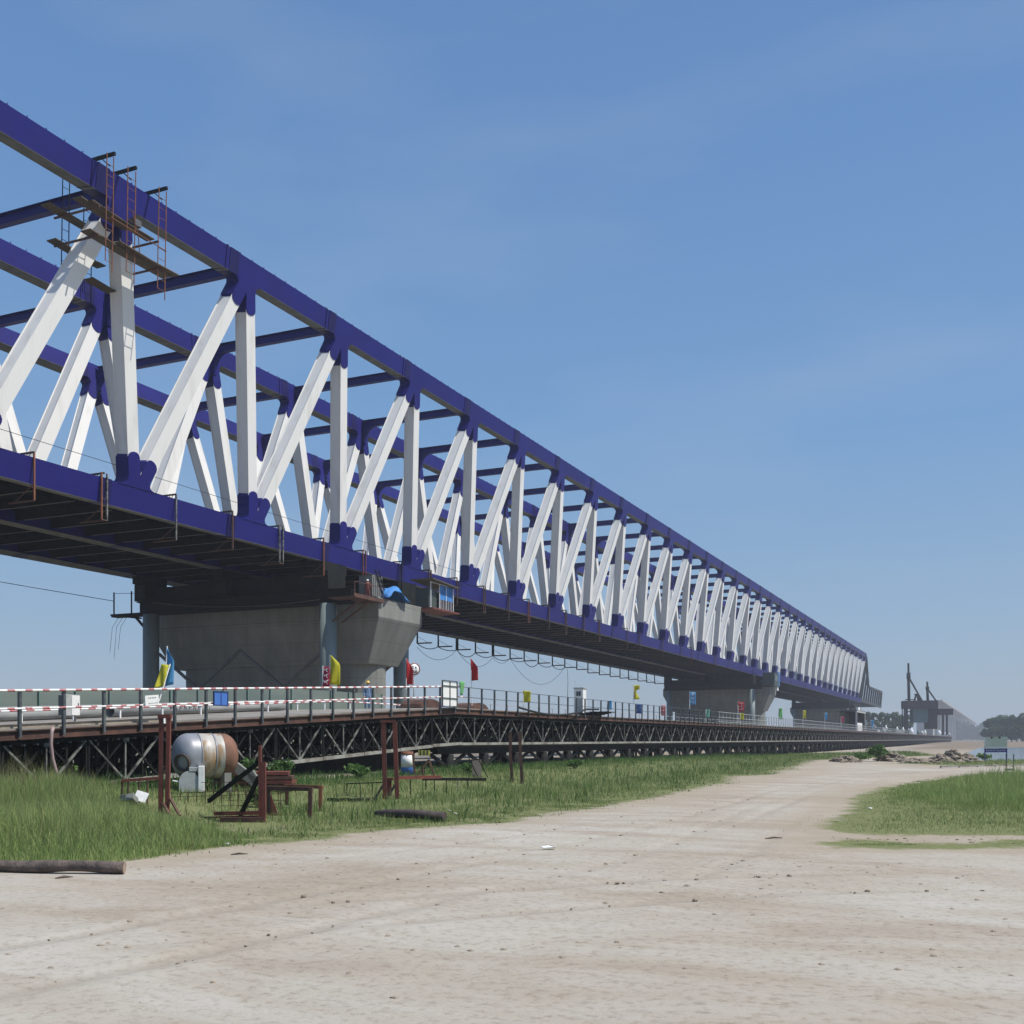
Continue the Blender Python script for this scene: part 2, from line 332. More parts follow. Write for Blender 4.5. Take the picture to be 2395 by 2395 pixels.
# ---------------------------------------------------------------- plant zones, as areas of land
def area(px): return np.array([tuple(G(*q))[:2] for q in px])
A_TALL = area([(-900, 2060), (0, 2022), (150, 2020), (292, 2014), (413, 2002), (500, 1985), (560, 1962), (500, 1935), (440, 1920), (370, 1918), (330, 1880), (330, 1850), (0, 1850), (-900, 1850)])
A_MID = area([(380, 2004), (500, 1986), (595, 1977), (765, 1966), (830, 1950), (1080, 1930), (1200, 1925), (1300, 1898), (1400, 1892), (1522, 1868), (1703, 1832), (1720, 1815), (1800, 1813), (1884, 1787), (1904, 1779), (2060, 1772), (2200, 1768), (2140, 1757), (1790, 1764), (1300, 1786), (1000, 1806), (600, 1832), (300, 1842), (0, 1842), (-900, 1842), (-900, 1905), (300, 1900), (420, 1925), (500, 1955)])
A_RIGHT = area([(1900, 1934), (1975, 1900), (1985, 1868), (2038, 1846), (2120, 1832), (2226, 1820), (2395, 1812), (3300, 1812), (3300, 1975), (2700, 1965), (2395, 1956), (2100, 1955), (1960, 1948)])
A_RLOW = area([(1905, 1972), (1990, 1962), (2200, 1972), (2395, 1962), (2700, 1970), (2700, 1992), (2395, 1985), (2150, 1988), (1950, 1985)])
A_SIGN = area([(2080, 1786), (2250, 1780), (2395, 1778), (3300, 1778), (3300, 1792), (2395, 1790), (2250, 1792)])
AREAS = [A_TALL, A_MID, A_RIGHT, A_RLOW, A_SIGN]
def sdist(poly, pts):                                # signed distance, positive inside
    d2 = np.full(len(pts), 1e18); ins = np.zeros(len(pts), bool)
    n = len(poly)
    for i in range(n):
        a, b = poly[i], poly[(i + 1) % n]; e = b - a; wv = pts - a
        t = np.clip((wv @ e) / max(1e-9, e @ e), 0, 1); q = wv - t[:, None] * e
        d2 = np.minimum(d2, (q ** 2).sum(1))
        c = ((a[1] <= pts[:, 1]) & (b[1] > pts[:, 1])) | ((b[1] <= pts[:, 1]) & (a[1] > pts[:, 1]))
        with np.errstate(divide='ignore', invalid='ignore'):
            xx = a[0] + (pts[:, 1] - a[1]) / (b[1] - a[1]) * e[0]
        ins ^= c & (pts[:, 0] < xx)
    return np.where(ins, 1, -1) * np.sqrt(d2)

ROADP = area([(-700, 2200), (-700, 2040), (0, 2018), (350, 2002), (600, 1970), (880, 1946), (1150, 1926), (1400, 1888), (1600, 1850), (1780, 1822), (1900, 1795), (2000, 1790), (2240, 1795), (2230, 1812), (2120, 1836), (2030, 1866), (2010, 1895), (1960, 1925), (1960, 1958), (2000, 1976), (2395, 1972), (3200, 1980), (3200, 2400), (1197, 2900), (-300, 2500)])
# ---------------------------------------------------------------- land
def polar_sheet(name, angs, rads, dz, keep=None, veg=True, ruts=False):
    na, nr = len(angs), len(rads)
    ca, sa = np.cos(angs), np.sin(angs)
    X = np.outer(rads, ca).ravel(); Y = np.outer(rads, sa).ravel()
    Z = np.array([gz(x, y) for x, y in zip(X, Y)]) + dz
    pts = np.stack([X, Y], 1)
    idx = np.arange(na * nr).reshape(nr, na)
    q = np.stack([idx[:-1, :-1], idx[:-1, 1:], idx[1:, 1:], idx[1:, :-1]], -1).reshape(-1, 4)
    if keep is not None:
        k = keep(pts); q = q[k[q].all(1)]
        used = np.unique(q); re = -np.ones(len(pts), int); re[used] = np.arange(len(used)); q = re[q]
        pts = pts[used]; Z = Z[used]
    rt_ = rutdepth(pts) if ruts else np.zeros(len(pts))
    if ruts: Z = Z - .03 * np.clip(rt_, -.6, 1.2) * np.clip((sdist(ROADP, pts) - .3) / 2.5, 0, 1)
    else: Z = Z - .09 * np.clip((sdist(ROADP, pts) - .9) / 1.0, 0, 1)
    me = bpy.data.meshes.new(name)
    me.from_pydata(np.column_stack([pts, Z]).tolist(), [], q.tolist())
    at = me.attributes.new('veg', 'FLOAT', 'POINT')
    v = np.full(len(pts), -3.0)
    if veg:
        r = np.hypot(pts[:, 0], pts[:, 1])
        for A in AREAS: v = np.maximum(v, np.clip(sdist(A, pts) / np.maximum(.5, r * .02), -3, 1.6))
        v = np.where((pts[:, 0] < -36) & (r < 900), np.maximum(v, -.25), v)
        v = np.where(r > 500, np.maximum(v, -.35), v)
    at.data.foreach_set('value', v.astype(np.float32))
    ar = me.attributes.new('rut', 'FLOAT', 'POINT'); ar.data.foreach_set('value', rt_.astype(np.float32))
    rr_ = np.hypot(pts[:, 0], pts[:, 1]); am = me.attributes.new('mud', 'FLOAT', 'POINT')
    mud = np.clip((rr_ - 150) / 120, 0, .85) * np.clip((pts[:, 0] + 25) / 10, 0, 1)
    mud = np.maximum(mud, np.clip((-pts[:, 0] - 33) / 4, 0, .3)); mud = np.maximum(mud, np.clip((rr_ - 300) / 100, 0, .85))
    am.data.foreach_set('value', mud.astype(np.float32))
    me.materials.append(M['land']); me.polygons.foreach_set('use_smooth', [True] * len(me.polygons))
    o = bpy.data.objects.new(name, me); C.objects.link(o)
    return o
ctr = math.pi / 2 + TH
angs = np.concatenate([np.linspace(ctr - math.pi, ctr - R(34), 50)[:-1], np.linspace(ctr - R(34), ctr + R(34), 300), np.linspace(ctr + R(34), ctr + math.pi, 50)[1:]])
rads = np.concatenate([np.array([.01]), np.geomspace(3, 5200, 420)])
ground = polar_sheet('ground', angs, rads, 0); tag(ground, kind='structure')
def wpath(px):
    p = np.array([tuple(G(*q))[:2] for q in px]); t = np.linspace(0, len(p) - 1, 60); i = np.clip(t.astype(int), 0, len(p) - 2); f = (t - i)[:, None]
    p0, p1, p2, p3 = p[np.clip(i - 1, 0, None)], p[i], p[i + 1], p[np.clip(i + 2, None, len(p) - 1)]
    return .5 * (2 * p1 + (p2 - p0) * f + (2 * p0 - 5 * p1 + 4 * p2 - p3) * f ** 2 + (3 * p1 - p0 - 3 * p2 + p3) * f ** 3)
TRACKS = [wpath(q) for q in ([(-200, 2160), (500, 2055), (1000, 2000), (1420, 1935), (1760, 1858), (1950, 1822), (2100, 1806)], [(-300, 2330), (900, 2095), (1450, 1985), (1720, 1900), (1860, 1852), (1990, 1820), (2140, 1802)], [(900, 2250), (1400, 2085), (1660, 1985), (1800, 1910), (1900, 1862), (2030, 1822), (2170, 1805)], [(3300, 2080), (2395, 2062), (1700, 2075), (900, 2130), (-300, 2230)])]
def rutdepth(pts):
    out = np.zeros(len(pts))
    for ti, tr in enumerate(TRACKS):
        d2 = np.full(len(pts), 1e9); sgn_ = np.zeros(len(pts))
        for a, b in zip(tr[:-1], tr[1:]):
            e = b - a; wv = pts - a; t = np.clip((wv @ e) / max(1e-9, e @ e), 0, 1); q = wv - t[:, None] * e; dd = (q ** 2).sum(1)
            k = dd < d2; d2[k] = dd[k]
        d = np.sqrt(d2); amp = (.55 + .45 * np.sin(pts[:, 0] * .31 + pts[:, 1] * .23 + ti * 2.1)) * (.6 + .4 * (ti % 2))
        out += amp * (np.exp(-((d - .82) / .15) ** 2) - .45 * np.exp(-((d - 1.12) / .13) ** 2) - .3 * np.exp(-((d - .5) / .14) ** 2))
    return out
road = polar_sheet('dirt_road', np.linspace(ctr - R(50), ctr + R(50), 420), np.geomspace(4.5, 110, 330), .008, keep=lambda p: sdist(ROADP, p) > 0, ruts=True)
tag(road, kind='structure')
# river on the right
mb = MB()
mb.add([(-9, 100, -.22), (-9, 315, -.22), (700, 325, -.22), (700, 100, -.22)], [(0, 1, 2, 3)])
wm = bpy.data.materials.new('river water'); wm.use_nodes = True; b = wm.node_tree.nodes['Principled BSDF']
b.inputs['Base Color'].default_value = (.13, .15, .16, 1); b.inputs['Roughness'].default_value = .12
z = wm.node_tree.nodes.new('ShaderNodeTexNoise'); z.inputs['Scale'].default_value = .8; z.inputs['Detail'].default_value = 4
bp = wm.node_tree.nodes.new('ShaderNodeBump'); bp.inputs['Strength'].default_value = .25; bp.inputs['Distance'].default_value = .1
tcw = wm.node_tree.nodes.new('ShaderNodeTexCoord'); wm.node_tree.links.new(tcw.outputs['Object'], z.inputs['Vector'])
wm.node_tree.links.new(z.outputs['Fac'], bp.inputs['Height']); wm.node_tree.links.new(bp.outputs[0], b.inputs['Normal'])
tag(mb.build('water', wm), kind='structure')

# ---------------------------------------------------------------- the truss bridge
S0, PAN, NP = 49.9, 12.0, 33                          # first top node in view, panel length, number of top nodes after it
N0 = -3
ZT, ZB = 34.95, 17.3                                  # chord centre heights
TR = [(50.9, 48.7), (61.3, 62.0), (71.3, 75.0)]
BOFF = 3.2     # bottom and top distance of the three trusses
def tnode(k, i): return W(TR[k][1], S0 + PAN * i, ZT)
def bnode(k, i): return W(TR[k][0], S0 + PAN * i + BOFF, ZB)
bridge = thing('truss_bridge', W(61.3, S0, 0), 'long blue and white steel truss bridge with three trusses, carried on concrete piers', 'bridge')
HC, HW = .76, .5                                      # chord half height, half width
def gusset_poly(sg):                                  # sg=+1: top node (members go down); -1: bottom node
    L = 2.95; hw = .50
    def half(run):
        h = math.hypot(run, 17.65); ux, uy = run / h, 17.65 / h
        return half_poly(ux, uy, L, hw)
    left = half(PAN - BOFF); right = [(-a, b) for a, b in reversed(half(BOFF))]
    return [(a, b * sg) for a, b in left + [(-.25, -1.5)] + right]
def half_poly(ux, uy, L, hw):
    def onA(t, o): return (-(ux * t) - uy * o, -(uy * t) + ux * o)   # along member A (towards -a), o>0 outward
    tip = []
    for k in range(7):
        a = math.pi / 2 * (1 - k / 3.0)
        tip.append(onA(L - .35 + .35 * math.cos(a), hw * math.sin(a)))
    fil = []
    p1 = onA(1.6, hw)
    p0 = (p1[0] - .72, -HC + .03)
    for k in range(7):
        t = k / 6
        c = (p1[0] + .12, -HC + .02)
        fil.append(((1 - t) ** 2 * p0[0] + 2 * t * (1 - t) * c[0] + t * t * p1[0], (1 - t) ** 2 * p0[1] + 2 * t * (1 - t) * c[1] + t * t * p1[1]))
    return fil + tip + [onA(1.75, -hw * .98)]
GT = gusset_poly(1)
GB = [(-a, b) for a, b in gusset_poly(-1)]
iE = NP
def frame(k):                                         # truss-plane axes
    up = (tnode(k, 0) - W(TR[k][0], S0, ZB)).normalized(); ay = Vector((0, 1, 0)); n = ay.cross(up).normalized()
    if n.x < 0: n = -n
    return ay, up, n
members = []
for k in range(3):
    ay, up, n = frame(k)
    top, bot = MB(), MB()
    y0, y1 = S0 + PAN * N0 - 3, S0 + PAN * iE + .8
    yb1 = S0 + PAN * iE + 3
    top.bar(W(TR[k][1], y0, ZT), W(TR[k][1], y1, ZT), 2 * HW, 2 * HC, up)
    bot.bar(W(TR[k][0], y0, ZB), W(TR[k][0], yb1, ZB), 2 * HW, 2 * HC, up)
    top.m = bot.m = 1                                 # grey bottom plates
    dn = up * -(HC + .012)
    top.bar(W(TR[k][1], y0, ZT) + dn, W(TR[k][1], y1, ZT) + dn, 2 * HW + .05, .024, up)
    bot.bar(W(TR[k][0], y0, ZB) + dn, W(TR[k][0], yb1, ZB) + dn, 2 * HW + .05, .024, up)
    def band(mb, c, ln, e): mb.bar(c - Vector((0, ln / 2, 0)), c + Vector((0, ln / 2, 0)), 2 * HW + e, 2 * HC + e, up)
    top.m = bot.m = 0
    for i in range(N0, iE + 1):                       # bolted splice bands and welded seams
        p = tnode(k, i)
        top.m = bot.m = 2; band(top, p + Vector((0, -1.75, 0)), .95, .07)
        band(top, p + Vector((0, -2.6, 0)), .05, .1)
        if i < iE:
            q = bnode(k, i); band(bot, q + Vector((0, -2.5, 0)), .8, .06); band(bot, q + Vector((0, -3.0, 0)), .05, .1)
        top.m = bot.m = 0
    if k < 2:                                         # studs for the road slab
        s_ = S0 - 20
        while s_ < S0 + 200:
            for dx in (-.3, .3): top.box(W(TR[k][1] + dx, s_, ZT + HC + .10), (.05, .05, .22))
            s_ += 1.3
    gm = []
    for i in range(N0, iE + 1):
        for nd, poly, ok in ((tnode(k, i), GT, True), (bnode(k, i) if i < iE else None, GB, i < iE)):
            if not ok: continue
            if k == 0 and i >= -1:
                g = MB(); g.prism(poly, nd, ay, up, n, -HW - .035, HW + .035); g.build('gusset', M['blue'], bridge)
            else:
                (top if poly is GT else bot).prism(poly, nd, ay, up, n, -HW - .035, HW + .035)
    top.build('top_chord', [M['blue'], M['edge_grey'], M['splice']], bridge)
    bot.build('bottom_chord', [M['blue'], M['edge_grey'], M['splice']], bridge)
    for i in range(N0, iE + 1):
        if i > N0: members.append((k, i, bnode(k, i - 1), tnode(k, i)))
        if i < iE: members.append((k, i, bnode(k, i), tnode(k, i)))
def web(mb, k, a, b):
    n = frame(k)[2]; e = (b - a).normalized(); a = a + e * .9; b = b - e * .9
    mb.bar(a, b, .84, .93, n)
    mb.bar(a + n * .472, b + n * .472, .97, .04, n); mb.bar(a - n * .472, b - n * .472, .97, .04, n)
def mkey(m): mid = (m[2] + m[3]) / 2; return mid.length + 14 * m[0]
members.sort(key=mkey)
vis = [m for m in members if m[1] >= -2]
for m in vis[:100]:
    mb = MB(); web(mb, m[0], m[2], m[3]); mb.build('web_member', M['white'], bridge)
mb = MB()
for m in members:
    if m not in vis[:100]: web(mb, m[0], m[2], m[3])
tag(mb.build('web_member', M['white'], bridge), kind='stuff')
# top cross beams with knees
def knee(mb, p, dirx, drop=1.75, run=1.5):            # curved bracket below the beam
    poly = [(0, 0), (run, 0)]
    for q in range(1, 7):
        a = math.pi / 2 * q / 7
        poly.append((run - run * .82 * math.sin(a), -drop + drop * math.cos(a) * 1.0 - 0.0))
    poly += [(run * .18, -drop), (0, -drop)]
    mb.prism(poly, p, Vector((dirx, 0, 0)), Vector((0, 0, 1)), Vector((0, 1, 0)), -.22, .22)
for i in range(N0, iE + 1):
    mb = MB(); y = S0 + PAN * i; zt = ZT + HC - .12
    mb.ibeam(W(TR[0][1] + HW, y, zt - .36), W(TR[1][1] - HW, y, zt - .36), .5, .72); mb.ibeam(W(TR[1][1] + HW, y, zt - .36), W(TR[2][1] - HW, y, zt - .36), .5, .72)
    zk = zt - .72
    knee(mb, W(TR[0][1] + HW - .1, y, zk), -1); knee(mb, W(TR[1][1] - HW + .05, y, zk), 1); knee(mb, W(TR[1][1] + HW - .05, y, zk), -1); knee(mb, W(TR[2][1] - HW + .1, y, zk), 1)
    mb.build('cross_beam', M['blue'], bridge)
# railway deck with floor beams underneath
mb = MB(); ya, yb = S0 + PAN * N0 - 3, S0 + PAN * iE + 3
mb.box(W((TR[0][0] + TR[2][0]) / 2, (ya + yb) / 2, ZB + .15), (TR[2][0] - TR[0][0] - .9, yb - ya, .16))
s_ = ya
while s_ < yb:
    for a, b in ((TR[0][0] + .52, TR[1][0] - .52), (TR[1][0] + .52, TR[2][0] - .52)):
        mb.m = 0; mb.bar(W(a, s_, ZB - .28), W(b, s_, ZB - .28), .03, .68)
        mb.m = 1; mb.bar(W(a + .8, s_, ZB - .635), W(b - .8, s_, ZB - .635), .07, .03); mb.m = 0  # flange strips coloured paler to stand for light reflected off the ground
    s_ += 3.0
for D in (52.6, 54.3, 56, 57.7, 63.2, 65, 66.7, 68.4): mb.bar(W(D, ya, ZB - .1), W(D, yb, ZB - .1), .03, .3)
mb.build('railway_deck', [M['deck_dark'], mat('ground lit floor beam flange', (.13, .13, .13), .7)], bridge)
# thin safety line above the lower chord and deck-side rails
mb = MB()
mb.tube([W(TR[0][0] - .1, S0 - 20, ZB + 1.9), W(TR[0][0] - .1, S0 + 50, ZB + 1.85)], .018, 4)
mb.build('safety_line', M['cable'], bridge)
# launching nose at the far end
ye = S0 + PAN * iE
for k in (0, 2):
    nm = MB(); ay, up, n = frame(k)
    def np_(s, t):                                    # t 0..1 between chord lines
        return W(TR[k][0] + (TR[k][1] - TR[k][0]) * t, s, ZB + (ZT - ZB) * t)
    tops = [(ye + .8, 1.0), (ye + 4, .97), (ye + 8, .88), (ye + 15, .66), (ye + 24, .385), (ye + 29, .36), (ye + 80, .36)]
    for (sa, ta), (sb, tb) in zip(tops, tops[1:]): nm.bar(np_(sa, ta), np_(sb, tb), .8, .9, n)
    nm.bar(np_(ye + 3, 0), np_(ye + 83, -.02), .9, 1.1, n)
    nm.bar(np_(ye + .8, .02), np_(ye + .8, 1.0), .9, .8, n)
    def topt(s):
        for (sa, ta), (sb, tb) in zip(tops, tops[1:]):
            if sa <= s <= sb: return ta + (tb - ta) * (s - sa) / (sb - sa)
        return .36
    s_ = ye + 7
    while s_ <= ye + 80.1:
        nm.bar(np_(s_, 0), np_(s_, topt(s_)), .4, .7, n)
        s_ += 8.1
    nm.bar(np_(ye + 83, 0), np_(ye + 80, .36), .8, .8, n)
    nm.build('launching_nose', M['nose'], bridge)
nm = MB()
for s_ in np.arange(ye + 7, ye + 84, 14.6): nm.bar(W(TR[0][0], s_, ZB - .1), W(TR[2][0], s_, ZB - .1), .6, .8)
nm.build('nose_cross_beam', M['nose'], bridge)

# ---------------------------------------------------------------- piers and launching columns
PC = 59.7                                             # middle of the piers
def pier(s, label):
    t = thing('bridge_pier', W(PC, s, gz(-60, s)), label, 'pier', 'piers under the truss bridge')
    half = PC - 47.3
    cap = MB()
    def sec(D, hw, z): return [W(D, s - hw, z), W(D, s + hw, z)]
    ztop, zmid, zlow = 13.75, 12.1, 8.35
    D0, D1 = PC - half, PC + half
    fl = 1.75
    # rectangular head
    cap.box(W(PC, s, (ztop + zmid) / 2), (2 * half, 7.4, ztop - zmid))
    # flare below
    a = [W(D0, s - 3.7, zmid - .01), W(D0, s + 3.7, zmid - .01), W(D1, s + 3.7, zmid - .01), W(D1, s - 3.7, zmid - .01)]
    b = [W(D0 + fl, s - 2.5, zlow), W(D0 + fl, s + 2.5, zlow), W(D1 - fl, s + 2.5, zlow), W(D1 - fl, s - 2.5, zlow)]
    cap.add(a + b, [(0, 1, 2, 3), (7, 6, 5, 4), (0, 4, 5, 1), (1, 5, 6, 2), (2, 6, 7, 3), (3, 7, 4, 0)])
    cap.build('cap', M['conc'], t, .05)
    sh = MB(); poly = []
    r = 2.35; De = PC - (D0 + fl + .15 + r)
    for q in range(13):
        an = math.pi / 2 - math.pi * q / 12; poly.append((De + r * math.cos(an), r * math.sin(an)))
    for q in range(13):
        an = -math.pi / 2 - math.pi * q / 12; poly.append((-De + r * math.cos(an), r * math.sin(an)))
    sh.prism(poly, W(PC, s, 0), Vector((1, 0, 0)), Vector((0, 1, 0)), Vector((0, 0, 1)), gz(-60, s) - 1.5, zlow - .005)
    sh.build('shaft', M['conc'], t)
    bb = MB()
    for D in (50.6, 60.5, 68.4): bb.box(W(D, s, ztop + .6), (1.9, 2.6, 1.19)); bb.box(W(D, s, ztop + 1.5), (1.4, 1.8, .55))
    bb.build('bearing_block', M['black'], t)
    return t
def column_row(s, zt, label, thick=.72):
    t = thing('launching_tower', W(61.3, s, gz(-60, s)), label, 'steel support frame', 'temporary steel support frames beside the piers')
    for D in (50.9, 69.9):
        c = MB(); c.tube([W(D, s, gz(-D, s) - .5), W(D, s, zt - 1.15)], thick, 20)
        c.m = 1
        c.build('column', [M['pipe_grey'], M['black']], t)
    c = MB(); c.ibeam(W(48.6, s, zt - .56), W(71.2, s, zt - .56), .9, 1.1, .06); c.ibeam(W(48.9, s + .95, zt - .56), W(70.8, s + .95, zt - .56), .5, 1.1, .05); c.build('cap_beam', M['black'], t)
    c = MB(); c.bar(W(51.6, s + .4, zt + .75), W(60.6, s + .4, zt + .75), .5, 1.45); c.build('upper_beam', M['black'], t); c = MB(); c.bar(W(62, s + .4, zt + .65), W(69.7, s + .4, zt + .65), .5, 1.25); c.build('upper_beam', M['black'], t)
    c = MB()
    for a, b in ((50.9, 60), (69.0, 60)): c.bar(W(a, s, 3.0), W(b, s, 9.6), .22, .22); c.bar(W(a, s, 9.6), W(b, s, 3.0), .22, .22)
    c.build('bracing', M['dkgrey'], t)
    for D in (50.9, 61.3, 70.4):
        c = MB(); c.box(W(D, s + .4, zt + .75), (1.2, 2.6, 1.5)); c.box(W(D, s + .4, zt + 1.86), (.9, 3.4, .73)); c.build('sliding_shoe', M['black'], t)
    return t
ZC = 14.3
PIERS = [81.4, 249.4, 417.4]
for s, lab in zip(PIERS, ('broad concrete pier with flared cap nearest the camera, behind the yellow flag', 'second concrete pier along the bridge, shaded, behind the small blue and red flags', 'farthest concrete pier, dark and hazy, near the launching nose')):
    pier(s, lab)
col1 = column_row(75.6, ZC, 'dark tubular steel support frame on the near side of the nearest pier')
column_row(87.6, ZC, 'steel support frame behind the nearest pier, beside the round sign')
column_row(243.6, ZC, 'steel support frame on the near side of the second pier')
column_row(255.6, ZC, 'steel support frame behind the second pier')
column_row(411.6, ZC, 'steel support frame beside the farthest pier')
# platform bracket on the far column
c = MB(); s = 75.6
c.bar(W(69.9, s, 13.2), W(74.2, s, 13.2), .9, .28); c.bar(W(69.8, s, 11.2), W(71.8, s, 13.1), .18, .18); c.bar(W(71.2, s, 12.9), W(74.5, s, 13.3), .5, .14)
for D in (72.2, 74.3): c.tube([W(D, s, 13.2), W(D, s, 15.4)], .07, 6)
c.tube([W(70.1, s, 15.1), W(74.3, s, 15.3)], .02, 4)
c.build('bracket_platform', M['black'], col1)
c = MB()
for q, (dx, L) in enumerate(((0, 3.3), (.5, 3.9), (1.0, 3.1))):
    c.tube([W(73.8 - dx, s, 13.0), W(74.5 - dx, s, 12.2), W(74.8 - dx, s, 13.2 - L)], .022, 4)
c.build('hanging_cable', M['cable'], col1)
# working platform and ladder at the head of the near column
c = MB()
c.box(W(48.3, 75.9, ZC - .95), (2.6, 4.6, .1)); c.bar(W(47.1, 73.6, ZC - .8), W(47.1, 78.2, ZC - .8), .06, .25)
for y in (73.7, 75.9, 78.1): c.tube([W(47.1, y, ZC - .95), W(47.1, y, ZC + .3)], .035, 6)
c.tube([W(47.1, 73.7, ZC + .25), W(47.1, 78.1, ZC + .25)], .03, 6)
for D, y in ((50.2, 74.9), (50.2, 76.3)): c.bar(W(50, y, 11.6), W(47.4, y, ZC - 1.1), .12, .12)
c.build('work_platform', M['rust_dark'], col1)

# far prestressed viaduct beyond the steel bridge
via = thing('concrete_viaduct', W(61, 1030, 0), 'distant hazy concrete viaduct beyond the end of the steel bridge', 'viaduct')
v = MB(); ys, yv = 1030, 2600
prof = [(-14, 36.6), (14, 36.6), (14, 35.8), (7.5, 34.4), (6.5, 29.5), (-6.5, 29.5), (-7.5, 34.4), (-14, 35.8)]
v.prism(prof, W(61, 0, 0), Vector((1, 0, 0)), Vector((0, 0, 1)), Vector((0, 1, 0)), ys, yv)
for D in (47.2, 74.8): v.box(W(D, (ys + yv) / 2, 37.15), (.4, yv - ys, 1.08))
v.build('girder', M['conc_old'], via)
s_ = ys + 4
while s_ < yv:
    v = MB(); v.box(W(61, s_, 14.2), (15, 4.5, 30.4)); v.box(W(61, s_, 27.6), (19, 5.5, 3.7)); v.build('viaduct_pier', M['conc_old'], via)
    s_ += 50 if s_ < 1300 else 100
# ---------------------------------------------------------------- the trestle road
DT, DW = 24.2, 34.2                                   # near and far edges of its deck
SK, ZD = 46.7, 3.44                                   # where the ramp ends, deck height
def zdk(s): return ZD if s >= SK else ZD - (SK - s) * .0487
S_A, S_E = 8.7, 640.0
tres = thing('trestle_bridge', W(29, SK, gz(-29, SK)), 'low dark steel trestle road of lattice panels running beside the big bridge', 'trestle bridge')
dk = MB()
for a, b in ((S_A, SK), (SK, S_E)):
    dk.add([W(DT - .05, a, zdk(a)), W(DW, a, zdk(a)), W(DW, b, zdk(b)), W(DT - .05, b, zdk(b)), W(DT - .05, a, zdk(a) - .05), W(DW, a, zdk(a) - .05), W(DW, b, zdk(b) - .05), W(DT - .05, b, zdk(b) - .05)],
           [(0, 1, 2, 3), (7, 6, 5, 4), (0, 3, 7, 4), (1, 0, 4, 5), (2, 1, 5, 6), (3, 2, 6, 7)])
dk.build('deck', mat('dusty deck plate', (.25, .235, .21), .85, (.17, .15, .13), .8), tres)
eb = MB()
for a, b in ((S_A, SK), (SK, S_E)):
    for D in (DT - .02, DW): eb.ibeam(W(D, a, zdk(a) - .185), W(D, b, zdk(b) - .185), .16, .26, .025)
eb.build('edge_beam', M['rust_dark'], tres)
eb = MB()
s_ = S_A + .4
while s_ < 330: eb.bar(W(DT + .1, s_, zdk(s_) - .19), W(DW - .1, s_, zdk(s_) - .19), .12, .24); s_ += .75
eb.build('cross_joist', M['black'], tres)
kb = MB(); kb.add([W(DT + .1, S_A, zdk(S_A) + .11), W(DT + .35, S_A, zdk(S_A) + .11), W(DT + .35, 27, zdk(27) + .11), W(DT + .1, 27, zdk(27) + .11), W(DT + .1, S_A, zdk(S_A) + .002), W(DT + .35, S_A, zdk(S_A) + .002), W(DT + .35, 27, zdk(27) + .002), W(DT + .1, 27, zdk(27) + .002)], [(0, 1, 2, 3), (0, 3, 7, 4), (1, 0, 4, 5), (2, 1, 5, 6), (3, 2, 6, 7)])
kb.build('kerb_board', mat('sandy kerb board', (.36, .30, .22), .9, (.25, .2, .15), 3), tres)
ROWS = [DT + .12, DT + .55, DT + 2.4, DT + 2.85, DT + 5.0, DT + 5.45, DT + 7.4, DT + 9.6]
def bailey(mb, D, s, front):
    sh = zdk(s + 1.5) - .33; dz = (zdk(s + 3) - zdk(s)) / 3
    def q(u, h): return W(D, s + u, sh - 1.5 + h + dz * (u - 1.5))
    mb.m = 0
    mb.bar(q(.02, 1.44), q(2.98, 1.44), .16, .11)
    mb.m = 1 if front else 0
    mb.bar(q(.02, .06), q(2.98, .06), .16, .13)
    mb.m = 2 if front else 0  # front diagonals coloured paler for sun-caught edges, rows behind stay dark
    mb.bar(q(.06, 1.38), q(1.46, .12), .055, .055); mb.bar(q(2.94, 1.38), q(1.54, .12), .055, .055)
    mb.m = 0
    mb.bar(q(1.46, 1.36), q(.1, .14), .04, .05); mb.bar(q(1.54, 1.36), q(2.9, .14), .04, .05)
    for u in (.05, .78, 2.22, 2.95): mb.bar(q(u, .12), q(u, 1.38), .06, .05)
    mb.m = 2 if front else 0
    mb.bar(q(1.5, .12), q(1.5, 1.38), .05, .05)
    if front:
        for u in (.25, .7, 1.15, 1.85, 2.3, 2.75): mb.box(q(u, 1.36), (.18, .05, .05))
        mb.m = 1
        for _ in range(9):
            u, h = rnd.uniform(.1, 2.9), rnd.uniform(.15, 1.4); L_ = rnd.uniform(.04, .12); a_ = rnd.uniform(-.6, 2.2); xx = Vector((rnd.choice((.02, -.12, -.3)), 0, 0))
            mb.bar(q(u, h) + xx, q(u + L_ * math.cos(a_), h + L_ * math.sin(a_)) + xx, .03, .03)
        mb.m = 2
        mb.box(q(1.5, .16), (.1, .3, .12)); mb.box(q(1.5, 1.33), (.1, .24, .12))
pan = []
s_ = S_A
while s_ < S_E - 3: pan.append(s_); s_ += 3.0
cnt = 0; rest = MB()
